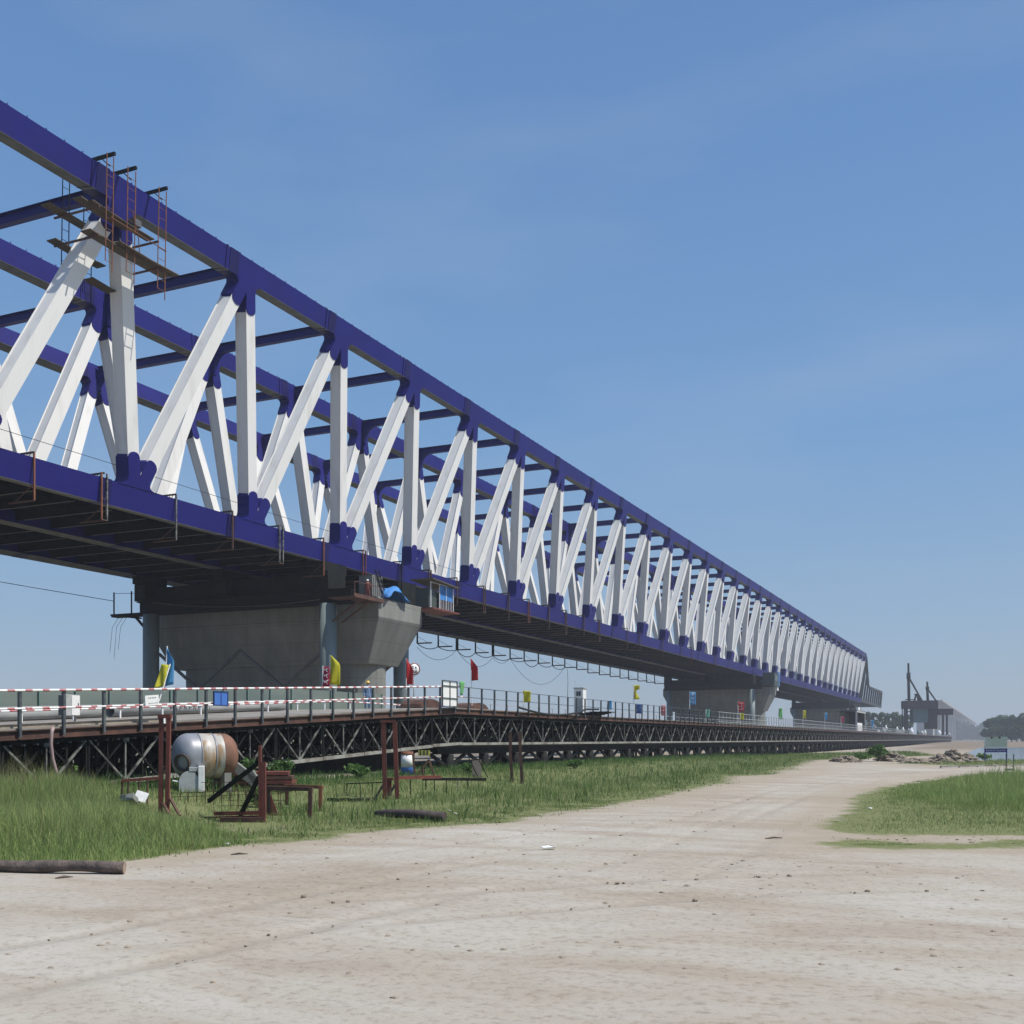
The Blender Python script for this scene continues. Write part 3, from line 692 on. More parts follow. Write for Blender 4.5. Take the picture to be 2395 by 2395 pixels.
for i, s_ in enumerate(pan):
    if i < 100:
        mb = MB(); bailey(mb, ROWS[0], s_, True); mb.build('truss_panel', [M['black'], M['worn_chord'], M['worn']], tres)
    else: bailey(rest, ROWS[0], s_, True)
    for D in ROWS[1:]:
        if s_ < 330: bailey(rest, D, s_, False)
    if s_ < 330:                                      # sway frames between the rows
        for a, b in ((0, 2), (2, 4), (4, 6), (6, 7)):
            zt = zdk(s_) - .5; rest.m = 0
            rest.bar(W(ROWS[a], s_, zt), W(ROWS[b], s_, zt - 1.25), .08, .08); rest.bar(W(ROWS[a], s_ + .05, zt - 1.25), W(ROWS[b], s_ + .05, zt), .08, .08)
            rest.bar(W(ROWS[a], s_ + 1.5, zt - 1.2), W(ROWS[b], s_ + 1.5, zt - .1), .07, .1); rest.bar(W(ROWS[a], s_ + 1.5, zt - .1), W(ROWS[b], s_ + 1.5, zt - 1.2), .07, .1)
        rest.box(W(ROWS[2] - .5, s_ + 1.5, zdk(s_ + 1.5) - 1.07), (.04, 2.98, 1.5))  # added dark sheet, standing in for the deep shade among the rows
tag(rest.build('truss_panel', [M['black'], M['worn_chord'], M['worn']], tres), kind='stuff')
# pile bents
zc = ZD - 1.87
brs = MB()
brs.bar(W(DT + .5, SK - 1, zc - .2), W(DT + .5, S_E, zc - .2), .3, .40); brs.bar(W(DT + 4.9, SK - 1, zc - .2), W(DT + 4.9, S_E, zc - .2), .3, .40); brs.bar(W(DT + 9.2, SK - 1, zc - .2), W(DT + 9.2, S_E, zc - .2), .3, .40)
brs.build('bearer_girder', M['black'], tres)
pst = MB(); k = 0; b = SK + .4
while b < 330:
    zt = zc - .41
    for q, D in enumerate((DT + .5, DT + 4.9, DT + 9.2)):
        mb = MB() if q == 0 and k < 70 else pst
        if q == 0 or k % 2 == 0: mb.tube([W(D, b, gz(-D, b) - .6), W(D, b, zt)], .26 if q == 0 else .2, 12)
        if q == 0 and k < 70: mb.build('pile', M['black'], tres)
    g0 = gz(-DT - .5, b) + .12
    mb = MB() if k < 30 else pst
    for sg in (-1, 1): mb.bar(W(DT + .5, b + sg * .25, g0), W(DT + .5, b + sg * 1.85, zt + .02), .12, .15)
    if k < 30: mb.build('bracing', M['black'], tres)
    if k % 3 == 1: pst.bar(W(DT + .5, b + 2, gz(-DT - .5, b + 2) - .3), W(DT + .5, b + 2, zt), .13, .13)
    b += 4.0; k += 1
while b < S_E:
    for D in (DT + .5, DT + 9.2): pst.tube([W(D, b, gz(-D, b) - .6), W(D, b, zc - .4)], .26, 8)
    b += 5
tag(pst.build('pile', M['black'], tres), kind='stuff')
cw = MB()                                             # dark crib wall that carries the ramp
s_ = 27.0
while s_ < SK - 1.2:
    zt = zdk(s_) - 1.88; g0 = gz(-DT - 1.2, s_)
    if zt - g0 > .1:
        cw.box(W(DT + 1.6, s_, (zt + g0) / 2 - .1), (.12, .385, zt - g0 + .2))
    s_ += .4
cw.bar(W(DT + 1.48, 30, zdk(30) - 2.05), W(DT + 1.48, SK - 1.2, zdk(SK - 1.2) - 2.05), .1, .2); cw.build('crib_wall', M['black'], tres)
# guard rails: striped on the ramp, plain beyond
posts = [S_A + .4 + 1.5 * i for i in range(int((330 - S_A) / 1.5))]
ZR = 1.02
stf = MB(); n_ = 0
for s_ in posts:
    far_ = s_ > 100
    m = M['galv'] if far_ else M['post']
    mb = MB() if n_ < 100 else stf
    r = .028 if far_ else .04
    lean = rnd.uniform(-.02, .02)
    mb.m = 0
    mb.bar(W(DT - .12, s_, zdk(s_) - .25), W(DT - .12 + lean, s_ + lean, zdk(s_) + ZR), 2 * r, 2 * r)
    if n_ < 100: mb.build('rail_post', m, tres)
    n_ += 1
tag(stf.build('rail_post', M['galv'], tres), kind='stuff')
E_STR = 47.5
for h, r in ((ZR, .036), (ZR * .52, .03)):
    mb = MB(); s_ = S_A; k = 0
    while s_ < E_STR:
        e = min(s_ + (.34 if k % 2 == 0 else .24), E_STR); mb.m = k % 2
        mb.tube([W(DT - .17, s_, zdk(s_) + h), W(DT - .17, e, zdk(e) + h)], r, 8, caps=False); s_ = e; k += 1
    mb.build('striped_rail', [M['wpaint'], M['rpaint']], tres)
    mb = MB(); mb.tube([W(DT - .17, E_STR, ZD + h), W(DT - .17, 100, ZD + h)], .018, 6); mb.build('thin_rail', M['post'], tres)
    mb = MB(); mb.tube([W(DT - .17, 100, ZD + h), W(DT - .17, 330, ZD + h)], .03, 6); mb.build('far_rail', M['galv'], tres)
mb = MB(); mb.tube([W(DT - .17, 100, ZD + .1), W(DT - .17, 330, ZD + .1)], .03, 6); mb.build('far_rail', M['galv'], tres)
# second striped rail, on the far side of the roadway
for h in (.40,):
    mb = MB(); s_ = S_A; k = 0
    while s_ < 56:
        e = s_ + .35; mb.m = k % 2
        mb.tube([W(DW - 3.4, s_, zdk(s_) + h), W(DW - 3.4, e, zdk(e) + h)], .034, 8, caps=False); s_ = e; k += 1
    mb.build('striped_rail', [M['wpaint'], M['rpaint']], tres)
for i in range(21):
    s_ = S_A + 2.3 * i; mb = MB(); mb.bar(W(DW - 3.35, s_, zdk(s_)), W(DW - 3.35, s_, zdk(s_) + .44), .06, .06); mb.build('rail_post', M['wpaint'], tres)
mb = MB()
for s_ in np.arange(S_A, 330, 3.0): mb.bar(W(DW - .1, s_, zdk(s_)), W(DW - .1, s_, zdk(s_) + 1.05), .05, .05)
for h in (.55, 1.04): mb.tube([W(DW - .1, 56, ZD + h), W(DW - .1, 330, ZD + h)], .022, 6)
mb.build('back_rail', M['galv'], tres)

# hoarding and pipe standing along the back of the deck
h1 = thing('site_hoarding', W(DW - .6, 30, zdk(30)), 'long grey green hoarding standing along the back of the trestle ramp', 'hoarding')
mb = MB()
a = S_A; b_ = 55.5
for k in range(26):
    s0 = a + (b_ - a) * k / 26; s1 = a + (b_ - a) * (k + 1) / 26 - .03
    mb = MB()
    t = .04 if k % 2 else .045
    mb.add([W(DW - .6, s0, zdk(s0) + .004), W(DW - .6, s1, zdk(s1) + .004), W(DW - .6, s1, zdk(s1) + 1.12), W(DW - .6, s0, zdk(s0) + 1.12), W(DW - .6 + t, s0, zdk(s0) + .004), W(DW - .6 + t, s1, zdk(s1) + .004), W(DW - .6 + t, s1, zdk(s1) + 1.12), W(DW - .6 + t, s0, zdk(s0) + 1.12)],
           [(0, 1, 2, 3), (4, 5, 6, 7), (0, 1, 5, 4), (1, 2, 6, 5), (2, 3, 7, 6), (3, 0, 4, 7)])
    mb.build('hoarding_panel', M['hoard'], h1)
gp = mat('green steel post', (.12, .19, .165), .6)
for k in range(27):
    s0 = a + (b_ - a) * k / 26; mb = MB()
    mb.bar(W(DW - .65, s0, zdk(s0)), W(DW - .65, s0, zdk(s0) + 1.15), .06, .06); mb.build('hoarding_post', gp, h1)
for k, (sa, sb, dd, lab) in enumerate(((S_A + 1, 20.6, 0, 'pale grey pipe lying on the trestle deck at the left edge'), (20.9, 32.8, .05, 'pale grey pipe lying on the trestle deck, the one beneath the white notice board'), (33.2, 44.8, -.05, 'pale grey pipe lying on the trestle deck with dark lettering'))):
    pp = thing('steel_pipe', W(DW - 1.3 + dd, sa, zdk(sa)), lab, 'pipe', 'pale pipes lying along the trestle deck')
    mb = MB(); D = DW - 1.3 + dd
    n = 28; o1, o2 = W(D, sa, zdk(sa) + .27), W(D, sb, zdk(sb) + .27)
    L = (o2 - o1).length
    mb.lathe(o1, o2 - o1, [(0, .225), (0, .265), (L, .265), (L, .225), (0, .225)], 28)
    pw_ = mb.build('pipe_wall', M['lowpipe'], pp)
    mb = MB(); mb.lathe(o1, o2 - o1, [(L * .5 - .05, .264), (L * .5 - .05, .275), (L * .5 + .05, .275), (L * .5 + .05, .264)], 28); mb.build('weld_band', M['lowpipe'], pw_)
    if k == 2:
        mb = MB(); d = (o2 - o1).normalized()
        for q in range(7):                           # worn dark letters, no longer readable
            c = o1 + d * (3.2 + q * .3) + Vector((.268, 0, .03)); ht = .18 if q % 3 else .12
            mb.bar(c - Vector((0, 0, ht / 2)), c + Vector((0, 0, ht / 2)), .01, .035, (0, 1, 0)); 
            if q % 2 == 0: mb.bar(c + d * .02 + Vector((0, 0, ht / 2)), c + d * .17 + Vector((0, 0, ht / 2)), .01, .03, (0, 0, 1)); mb.bar(c + d * .02, c + d * .15, .01, .03, (0, 0, 1))
            else: mb.bar(c + d * .02 + Vector((0, 0, ht / 2)), c + d * .15 - Vector((0, 0, ht / 2)), .01, .03, (0, 0, 1))
        mb.build('lettering', M['ink'], pw_)

def strokes(mb, o, ax, ay, n, wd, ht, rows, cols, seed, t=.004, dens=1):   # unreadable small writing as blocks of brush strokes
    rr = random.Random(seed); o, ax, ay, n = map(Vector, (o, ax, ay, n))
    for r in range(rows):
        for c in range(cols):
            if rr.random() > dens: continue
            cw, ch = wd / cols, ht / rows
            cx, cy = -wd / 2 + (c + .5) * cw, ht / 2 - (r + .5) * ch
            for k in range(4):
                L = rr.uniform(.4, .78); th = .12
                if k % 2 == 0: u0, u1 = (-L / 2, rr.uniform(-.35, .35)), (L / 2, 0); u1 = (u1[0], u0[1])
                else: x = rr.uniform(-.3, .3); u0, u1 = (x, -L / 2), (x, L / 2)
                a = o + ax * (cx + u0[0] * cw) + ay * (cy + u0[1] * ch) + n * t; b2 = o + ax * (cx + u1[0] * cw) + ay * (cy + u1[1] * ch) + n * t
                mb.bar(a, b2, min(cw, ch) * th, .003, n)
RT, UPV = Vector((CT, ST, 0)), Vector((0, 0, 1)); TOCAM = Vector((ST, -CT, 0))
RB = Vector((0, 1, 0)); NB = Vector((1, 0, 0))        # along and facing out of the bridge

# ---------------------------------------------------------------- things on the trestle
def board(name, x0, x1, y0, y1, D, m, label, cat, tilt=0, extra=None):
    c = PD((x0 + x1) / 2, (y0 + y1) / 2, D); z = zD((x0 + x1) / 2, D)
    a, b2 = PD(x0, y0, D), PD(x1, y0, D); L = abs(b2.y - a.y); H = (y1 - y0) * z / F
    t = thing(name, (c.x, c.y, c.z - H / 2), label, cat)
    rot = Matrix.Rotation(tilt, 3, 'X')
    mb = MB(); mb.box(c, (.03, L, H), rot); mb.build('panel', m, t)
    if extra: extra(t, c, L, H, rot)
    return t
def bl_extra(t, c, L, H, rot):
    mb = MB(); f = .04
    for z_ in (-1, 1): mb.box(c + Vector((.004, 0, z_ * H / 2)), (.05, L + f, f))
    for y_ in (-1, 0, 1): mb.box(c + Vector((.004, y_ * L / 2, 0)), (.05, f * (.5 if y_ == 0 else 1), H - f))
    mb.build('frame', mat('dark blue frame', (.02, .04, .12), .5), t)
board('blue_board', 500, 532, 1618, 1650, DT - .26, M['bluesign'], 'square blue board fixed to the striped railing in front of the dark pier', 'board', 0, bl_extra)
def wn_extra(t, c, L, H, rot):
    mb = MB(); strokes(mb, c + rot @ Vector((.017, 0, H * .24)), rot @ RB, rot @ UPV, rot @ NB, L * .62, H * .16, 1, 5, 4); strokes(mb, c + rot @ Vector((.017, .04, -H * .27)), rot @ RB, rot @ UPV, rot @ NB, L * .7, H * .08, 1, 11, 5)
    mb.build('lettering', M['ink'], t)
board('notice_board', 339, 371, 1626, 1650, DT - .24, M['wpaint'], 'small white notice board leaning on the striped railing beside the dark far column', 'notice board', R(5), wn_extra)
p = PD(162, 1660, DT + .9)
t = thing('electric_cabinet', (p.x, p.y, zdk(p.y)), 'pale grey electric cabinet standing behind the striped railing on the ramp', 'cabinet')
zb = zdk(p.y)
mb = MB(); mb.box((p.x, p.y, zb + .58), (.3, .52, .62)); mb.build('body', M['greybox'], t, .01)
mb = MB(); mb.box((p.x + .155, p.y + .1, zb + .58), (.012, .3, .58)); mb.m = 1; mb.box((p.x + .166, p.y + .19, zb + .6), (.012, .03, .1)); mb.build('door', [M['wpaint'], M['dkgrey']], t)
mb = MB(); mb.box((p.x, p.y - .27, zb + .58), (.28, .015, .58)); mb.build('side_panel', M['dkgrey'], t)
mb = MB()
for dy in (-.22, .22): mb.bar((p.x, p.y + dy, zb), (p.x, p.y + dy, zb + .27), .05, .05)
mb.build('stand', M['galv'], t)
# white gate panel in the railing
p0, p1 = PD(1034, 1650, DT - .2), PD(1068, 1650, DT - .2)
t = thing('gate_panel', (p0.x, (p0.y + p1.y) / 2, ZD), 'white barred gate panel in the railing where the striped rails end', 'gate')
mb = MB(); yc, L = (p0.y + p1.y) / 2, p1.y - p0.y
mb.box((p0.x, yc, ZD + .62), (.03, L - .08, 1.12)); mb.build('panel', M['wpaint'], t)
mb = MB()
for dy in (-L / 2, 0, L / 2): mb.box((p0.x + .02, yc + dy, ZD + .62), (.06, .05, 1.24))
for z_ in (.0, .42, 1.0, 1.24): mb.box((p0.x + .024, yc, ZD + z_), (.062, L, .045))
mb.build('frame', M['post'], t)
# draped green cloth
def cloth_on_rail(name, x, y0, y1, wpx, D, m, label, seed):
    z = zD(x, D); c = PD(x, y0, D); H = (y1 - y0) * z / F; Wd = wpx * z / F / CT
    rr = random.Random(seed); pts = []
    for i in range(9):
        row = []
        for j in range(9):
            u = j / 8 - .5; v = i / 8
            row.append(Vector((c.x + .05 * math.sin(u * 9 + v * 3 + seed) + .09 * (1 - v) * .4, c.y + u * Wd * (1 - .3 * v * (u > 0)), c.z - v * H * (1 - .25 * abs(u) * (seed % 2)))))
        pts.append(row)
    mb = MB(); mb.smooth = True; mb.grid(pts); o = mb.build(name, m)
    so = o.modifiers.new('thick', 'SOLIDIFY'); so.thickness = .01
    return tag(o, label, 'cloth')
cloth_on_rail('green_cloth', 1079, 1594, 1626, 17, DT - .25, M['f_green'], 'pale green cloth hung over the railing beside the white gate panel', 3)
# round road sign
p = PD(968, 1640, DW - 1.2); zz = zD(968, DW - 1.2)
t = thing('road_sign', (p.x, p.y, ZD), 'round white road sign with red rim on a pole beside a red flag', 'road sign')
cz = PD(968, 1565, DW - 1.2).z; rr_ = 14.5 * zz / F
mb = MB(); mb.tube([(p.x, p.y, ZD), (p.x, p.y, cz + rr_ * .8)], .04, 8); mb.build('pole', M['galv'], t)
fw = (NB * .5 + TOCAM * .5).normalized(); cc = Vector((p.x, p.y, cz)) + fw * .06
mb = MB(); mb.lathe(cc, fw, [(0, .001), (0, rr_), (.025, rr_), (.025, .001)], 32); disc = mb.build('disc', M['wpaint'], t)
mb = MB(); mb.lathe(cc, fw, [(.03, rr_ * .84), (.03, rr_ * 1.01), (.02, rr_ * 1.01)], 32); mb.build('rim', mat('dark red rim', (.16, .03, .035), .5), disc)
sx = fw.cross(UPV) * -1
mb = MB(); strokes(mb, cc + fw * .03, sx, UPV, fw, rr_ * 1.1, rr_ * 1.15, 2, 2, 9); mb.bar(cc + fw * .03 - UPV * rr_ * .5 - sx * rr_ * .5, cc + fw * .03 - UPV * rr_ * .5 + sx * rr_ * .5, .08, .004, fw); mb.build('emblem', M['ink'], disc)
# tall white cabinet
p = PD(1357, 1660, DT + .8)
t = thing('tall_cabinet', (p.x, p.y, ZD), 'tall white cabinet with a small window standing on the level trestle deck', 'cabinet')
z = zD(1357, DT + .8); hh = 63 * z / F
mb = MB(); mb.box((p.x, p.y, ZD + hh / 2), (.62, .62, hh)); bd_ = mb.build('body', M['wpaint'], t, .01)
mb = MB(); mb.box((p.x, p.y - .316, ZD + hh * .81), (.3, .012, .3)); mb.m = 1; mb.bar((p.x, p.y - .324, ZD + hh * .81 - .15), (p.x, p.y - .324, ZD + hh * .81 + .15), .03, .01); mb.build('window', [M['glass'], M['wpaint']], bd_)
mb = MB(); mb.box((p.x, p.y - .314, ZD + hh * .33), (.5, .01, hh * .58)); mb.build('door', M['greybox'], bd_)
mb = MB(); mb.box((p.x, p.y, ZD + hh + .03), (.72, .72, .06)); mb.tube([(p.x - .2, p.y - .2, ZD + hh + .05), (p.x - .3, p.y - .25, ZD + hh + .55)], .012, 5); mb.build('roof', M['greybox'], t)
# rubber mats / hoses bundle on the deck edge
mb = MB(); c0 = PD(1210, 1663, DT - .1)
pts = []
for k in range(24):
    u = k / 23; pts.append(PD(1215 + 185 * u, 1655 + 17 * math.sin(min(1, u * 1.3) * math.pi * .8) - (6 if u > .8 else 0), DT - .3))
mb.tube(pts, .06, 8); o = tag(mb.build('rubber_hose', M['cable']), 'thick black hose sagging along the trestle edge below the tall white cabinet', 'hose')
mb = MB(); a_, b2 = PD(1370, 1672, DT), PD(1404, 1672, DT)
o = MB()
for k in range(5): o.box(((a_.x + .25 * (k - 2)), (a_.y + b2.y) / 2 + .1 * k, ZD + .035 + .05 * k), (1.2, (b2.y - a_.y) * (1 - .12 * k), .05))
tag(o.build('plank_stack', M['black']), 'low stack of dark planks on the trestle edge beside the tall white cabinet', 'planks')
# rusty drums lying on deck between gate and pier
for x, r, lab in ((985, .45, 'rusty curved steel plate on the deck below the round sign'), (1100, .42, 'rusty curved steel plate on the deck behind the green cloth')):
    p = PD(x, 1650, DT + 2.2)
    mb = MB(); pl = []
    for k in range(9):
        a = math.pi * (k / 8); pl.append((1.1 * math.cos(a), .12 + r * math.sin(a)))
    mb.prism(pl, (p.x, p.y, ZD - .1), (0, 1, 0), (0, 0, 1), (1, 0, 0), -.6, .6)
    tag(mb.build('steel_plate', M['rust_dark']), lab, 'steel plate')
# cable hanging from the far side down to the trestle
mb = MB(); q0 = PD(1327, 1565, 40); q1 = PD(1328, 1664, DT + 1)
mb.tube([q0, (q0 * .6 + q1 * .4) + Vector((.05, 0, 0)), (q0 * .3 + q1 * .7), q1], .022, 5); 
tag(mb.build('drop_cable', M['cable']), 'thin dark cable dropping to the trestle deck left of the tall white cabinet', 'cable')

# flags
def flag(x0, x1, y0, y1, D, col, label, base, shape='rect', pole=True, marks=0, lean=0, seed=1):
    z = zD((x0 + x1) / 2, D); up = PD(x0, y0, D); H = (y1 - y0) * z / F
    L = (x1 - x0) * z / F; a = PD(x0, y0, D); b2 = a + RT * L; sgn = 1 if L > 0 else -1; L = abs(L)
    pb = PD(x0 + lean, base, D)
    t = thing('flag', pb, label, 'flag', 'coloured flags along the trestle')
    if pole:
        mb = MB(); mb.tube([pb, up + UPV * .04], .018 if z < 90 else .03, 6); mb.build('pole', M['wpaint'], t)
    rows = 11; cols = 7; pts = []
    for i in range(rows):
        v = i / (rows - 1); row = []
        wd = 1.0
        if shape == 'feather': wd = min(1, .08 + 1.5 * math.sin(min(1, v * 1.05) * math.pi * .62) ** 1.1)
        if shape == 'curl': wd = 1 - .55 * math.sin(v * math.pi) ** 2 * (v > .35)
        ln = (pb - up).normalized() if pole else Vector((0, 0, -1))
        for j in range(cols):
            u = j / (cols - 1)
            p = up + ln * (v * H) + RT * (sgn * u * L * wd) + TOCAM * (.16 * L * math.sin(u * 5 + v * 4 + seed)) + UPV * (-.06 * u * math.sin(v * 3 + seed) * H)
            row.append(p)
        pts.append(row)
    mb = MB(); mb.smooth = True; mb.grid(pts); cl = mb.build('cloth', M[col], t)
    so = cl.modifiers.new('thick', 'SOLIDIFY'); so.thickness = .006
    if marks:
        mb = MB(); rr = random.Random(seed)
        for i in range(1, rows - 2, 3):
            for k in range(3):
                p = pts[i][1 + 2 * (k % 3)] + TOCAM * .03; q = pts[i + 1 + k % 2][2 + 2 * (k % 2)] + TOCAM * .03
                mb.bar(p, q, .03 * H, .006, TOCAM)
        mb.build('print', M['fmark'], t)
    return t
flag(391, 410, 1514, 1606, DT + .1, 'f_blue', 'light blue feather flag leaning at the dark far column, beside a yellow one', 1618, 'feather', lean=-6, seed=2)
flag(398, 377, 1556, 1612, DT - .1, 'f_yellow', 'yellow flag leaning in front of the light blue feather flag', 1640, 'rect', lean=-26, seed=5)
flag(755, 771, 1559, 1606, DT + .15, 'f_dkred', 'dark red flag printed in white, beside the tall yellow feather flag', 1612, 'rect', marks=1, seed=3)
flag(772, 795, 1535, 1600, DT, 'f_yellow', 'bright yellow feather flag at the round steel column', 1612, 'feather', seed=4)
flag(950, 966, 1542, 1600, DT + .1, 'f_red', 'red feather flag beside the round road sign', 1612, 'feather', seed=6)
flag(1101, 1117, 1539, 1592, DT + 1, 'f_red', 'pale red flag high against the sky above the railing', 1650, 'feather', seed=7, lean=3)
flag(1224, 1241, 1615, 1643, DT - .2, 'f_yellow', 'yellow flag hanging on a thin rail left of the tall white cabinet', 1655, 'rect', seed=8)
flag(1482, 1496, 1602, 1636, DT + 4, 'f_yellow', 'yellow curled flag against the sky right of the tall white cabinet', 1672, 'curl', seed=9)
flag(1420, 1431, 1639, 1659, DT, 'f_blue', 'small blue flag on the railing just right of the tall white cabinet', 1672, 'rect', seed=10)
flag(1486, 1500, 1648, 1668, DT, 'f_navy', 'dark blue flag on the railing below the curled yellow flag', 1678, 'rect', seed=11)
flag(1546, 1556, 1650, 1673, DT, 'f_rose', 'small rose red flag at the left end of the white mesh railing', 1682, 'rect', marks=1, seed=12)
flag(1613, 1627, 1618, 1648, DT + 4, 'f_blue', 'light blue printed flag against the dark second pier', 1682, 'rect', marks=1, seed=13)
flag(1726, 1740, 1641, 1664, DT + 2, 'f_red', 'bright red flag against the dark second pier', 1690, 'rect', marks=1, seed=14)
flag(1731, 1740, 1668, 1684, DT - .2, 'f_yellow', 'small yellow flag on the railing under the bright red flag', 1692, 'rect', seed=15)
flag(1651, 1660, 1660, 1678, DT - .2, 'f_teal', 'teal green flag on the white mesh railing under the light blue printed flag', 1688, 'rect', seed=16)
flag(1821, 1830, 1657, 1681, DT + 2, 'f_green', 'bright green flag at the lit end of the second pier', 1700, 'rect', seed=17)
flag(1878, 1885, 1662, 1680, DT + 2, 'f_yellow', 'yellow flag against the shaded wall of the farthest pier', 1704, 'rect', seed=18)
flag(1929, 1935, 1667, 1684, DT + 2, 'f_blue', 'small light blue flag against the shaded farthest pier', 1708, 'rect', seed=19)
flag(1967, 1974, 1676, 1690, DT + 2, 'f_rose', 'small rose flag left of the guard booth', 1710, 'rect', seed=20)
flag(2010, 2019, 1680, 1693, DT + 2, 'f_yellow', 'small yellow flag right of the guard booth', 1712, 'rect', seed=21)
flag(2037, 2043, 1684, 1706, DT + 2, 'f_blue', 'farthest blue flag, in front of the trees behind the trestle', 1714, 'rect', seed=22)

# ---------------------------------------------------------------- people
def person(base, H, face, cloth, helm, label, pose=0):
    t = thing('person', base, label, 'person')
    f = Vector(face).normalized(); sd = Vector((f.y, -f.x, 0)); b = Vector(base)
    def q(x, y, z): return b + sd * (x * H) + f * (y * H) + UPV * (z * H)
    J = [q(0, 0, .53), q(0, .005, .64), q(0, 0, .76), q(0, .005, .835), q(0, .012, .865), q(0, .02, .93), q(0, .015, .985)]
    r = [.085, .075, .095, .05, .036, .052, .04]
    E = [(0, 1), (1, 2), (2, 3), (3, 4), (4, 5), (5, 6)]
    def chain(root, pts, rs):
        pr = root
        for p, k in zip(pts, rs): J.append(p); r.append(k); E.append((pr, len(J) - 1)); pr = len(J) - 1
    for s in (-1, 1):
        st = .06 if pose and s > 0 else -.02
        chain(0, [q(.055 * s, 0, .48), q(.062 * s, st + .02, .27), q(.065 * s, st - .01, .045), q(.07 * s, st + .07, .018)], [.066, .046, .032, .026])
        if pose: chain(3, [q(.11 * s, 0, .80), q(.15 * s, .03, .65), q(.10 * s, .15, .60), q(.09 * s, .2, .59)], [.045, .034, .027, .024])
        else: chain(3, [q(.11 * s, 0, .80), q(.135 * s, -.005, .63), q(.13 * s, .04, .49), q(.13 * s, .055, .44)], [.045, .034, .027, .022])
    off = parent_world(t)
    def skin(nm, keep, grow, m, par):
        me = bpy.data.meshes.new(nm); ids = sorted(keep); mp_ = {i: k for k, i in enumerate(ids)}
        me.from_pydata([J[i] - off for i in ids], [(mp_[a], mp_[c]) for a, c in E if a in mp_ and c in mp_], [])
        me.materials.append(m); o = bpy.data.objects.new(nm, me); C.objects.link(o); o.parent = par
        o.modifiers.new('skin', 'SKIN')
        if not me.skin_vertices: me.skin_vertices.new()
        for i in ids:
            v = me.skin_vertices[0].data[mp_[i]]; v.radius = (r[i] * H * grow, r[i] * H * grow); v.use_root = (i == ids[0])
        sb = o.modifiers.new('sub', 'SUBSURF'); sb.levels = 1; sb.render_levels = 1
        return o
    skin('body', range(len(J)), 1, M['skin'], t)
    hands = [len(J) - 1, len(J) - 9]
    keep = [i for i in range(len(J)) if i not in (4, 5, 6, 10, 14, 18, 22)]
    skin('work_clothes', keep, 1.14, cloth, t)
    mb = MB(); hc = q(0, .018, .955)
    mb.lathe(hc, UPV, [(0, .078 * H), (.006 * H, .064 * H), (.03 * H, .058 * H), (.052 * H, .04 * H), (.062 * H, .001)], 16); mb.build('helmet', helm, t)
    return t
p = PD(860, 1660, DW - 1.8)
person((p.x, p.y, ZD), 1.72, (.8, -.6, 0), M['workblue'], M['yhelm'], 'person in pale blue work clothes and yellow helmet standing behind the striped rails')
p = W(47.7, 76.6, ZC - .9)
person(p, 1.7, (-.3, .95, 0), M['workred'], M['whelm'], 'person in dark red clothes and white helmet on the round column platform', 1)

# ---------------------------------------------------------------- scaffolding hung on the top chord
sc = thing('hanging_scaffold', W(TR[0][1], 48.5, ZT), 'rusty hanging scaffold of ladders and dark boards around the leftmost top joint', 'scaffold')
Dn, Df = TR[0][1] - .5, TR[0][1] + .5
ztop = ZT + HC + .09
for s_ in (47.6, 49.3, 51.9):
    mb = MB(); mb.bar(W(Df + 1.7, s_, ztop), W(Dn - 1.5, s_, ztop), .14, .18)
    mb.bar(W(Dn - .5, s_, ztop - .1), W(Dn - 1.1, s_, ztop - .65), .05, .05); mb.build('outrigger', M['black'], sc)
    for D, z0, z1 in ((Dn - 1.15, ztop, 29.6), (Df + 1.3, ztop, 29.0)):
        mb = MB(); tilt = .35
        w2 = .32 if s_ > 48 else .26
        for e in (-w2, w2): mb.tube([W(D, s_ + e, z0), W(D + tilt * .4, s_ + e, z1 - (.5 if e > 0 else 0))], .032, 6)
        z_ = z0 - .6
        while z_ > z1: mb.tube([W(D + tilt * .4 * (z0 - z_) / (z0 - z1), s_ - w2, z_), W(D + tilt * .4 * (z0 - z_) / (z0 - z1), s_ + w2, z_)], .018, 5); z_ -= .62
        mb.build('ladder', M['rust_lite'] if D < Dn else M['black'], sc)
def sboard(a, b, wd=.42, sag=.06):
    mb = MB(); m = (a + b) / 2 - UPV * sag
    mb.bar(a, m, wd, .06); mb.bar(m, b, wd, .055); mb.build('board', M['plank'], sc)
sboard = (lambda f: lambda a, b, wd=.42: f(a, b, wd * 1.5))(sboard)
sboard(W(Dn - .55, 46.3, 31.0), W(Dn - .5, 53.0, 30.9), .5); sboard(W(Dn - .95, 48.3, 31.06), W(Dn - 1.0, 53.2, 30.98), .4)
sboard(W(Dn - .6, 46.5, 32.75), W(Dn - .55, 51.5, 32.6), .42); sboard(W(Dn - .2, 46.0, 32.8), W(Dn - .15, 50.0, 32.7), .45)
sboard(W(Df + .7, 45.5, 32.6), W(Df + .6, 51.5, 32.5), .5); sboard(W(Df + 1.0, 46.2, 30.9), W(Df + .95, 50.0, 30.8), .5); sboard(W(Df + .6, 48.6, 29.5), W(Df + .6, 51.6, 29.4), .5)
for z_ in (30.9, 32.55):
    for s_ in (46.8, 51.6):
        mb = MB(); mb.bar(W(Df + 1.4, s_, z_ - .08), W(Dn - 1.1, s_, z_ - .08), .1, .1); mb.build('putlog', M['rust_dark'], sc)
mb = MB(); mb.tube([W(Dn - 1.15, 47.6, 32.2), W(Dn - 1.15, 52.2, 32.1)], .03, 6); mb.tube([W(Dn - 1.15, 49.3, 33.4), W(Dn - 1.1, 49.9, 31.9), W(Dn - .9, 50.2, 31.1)], .03, 5); mb.build('guard_tube', M['rust_lite'], sc)
mb = MB()
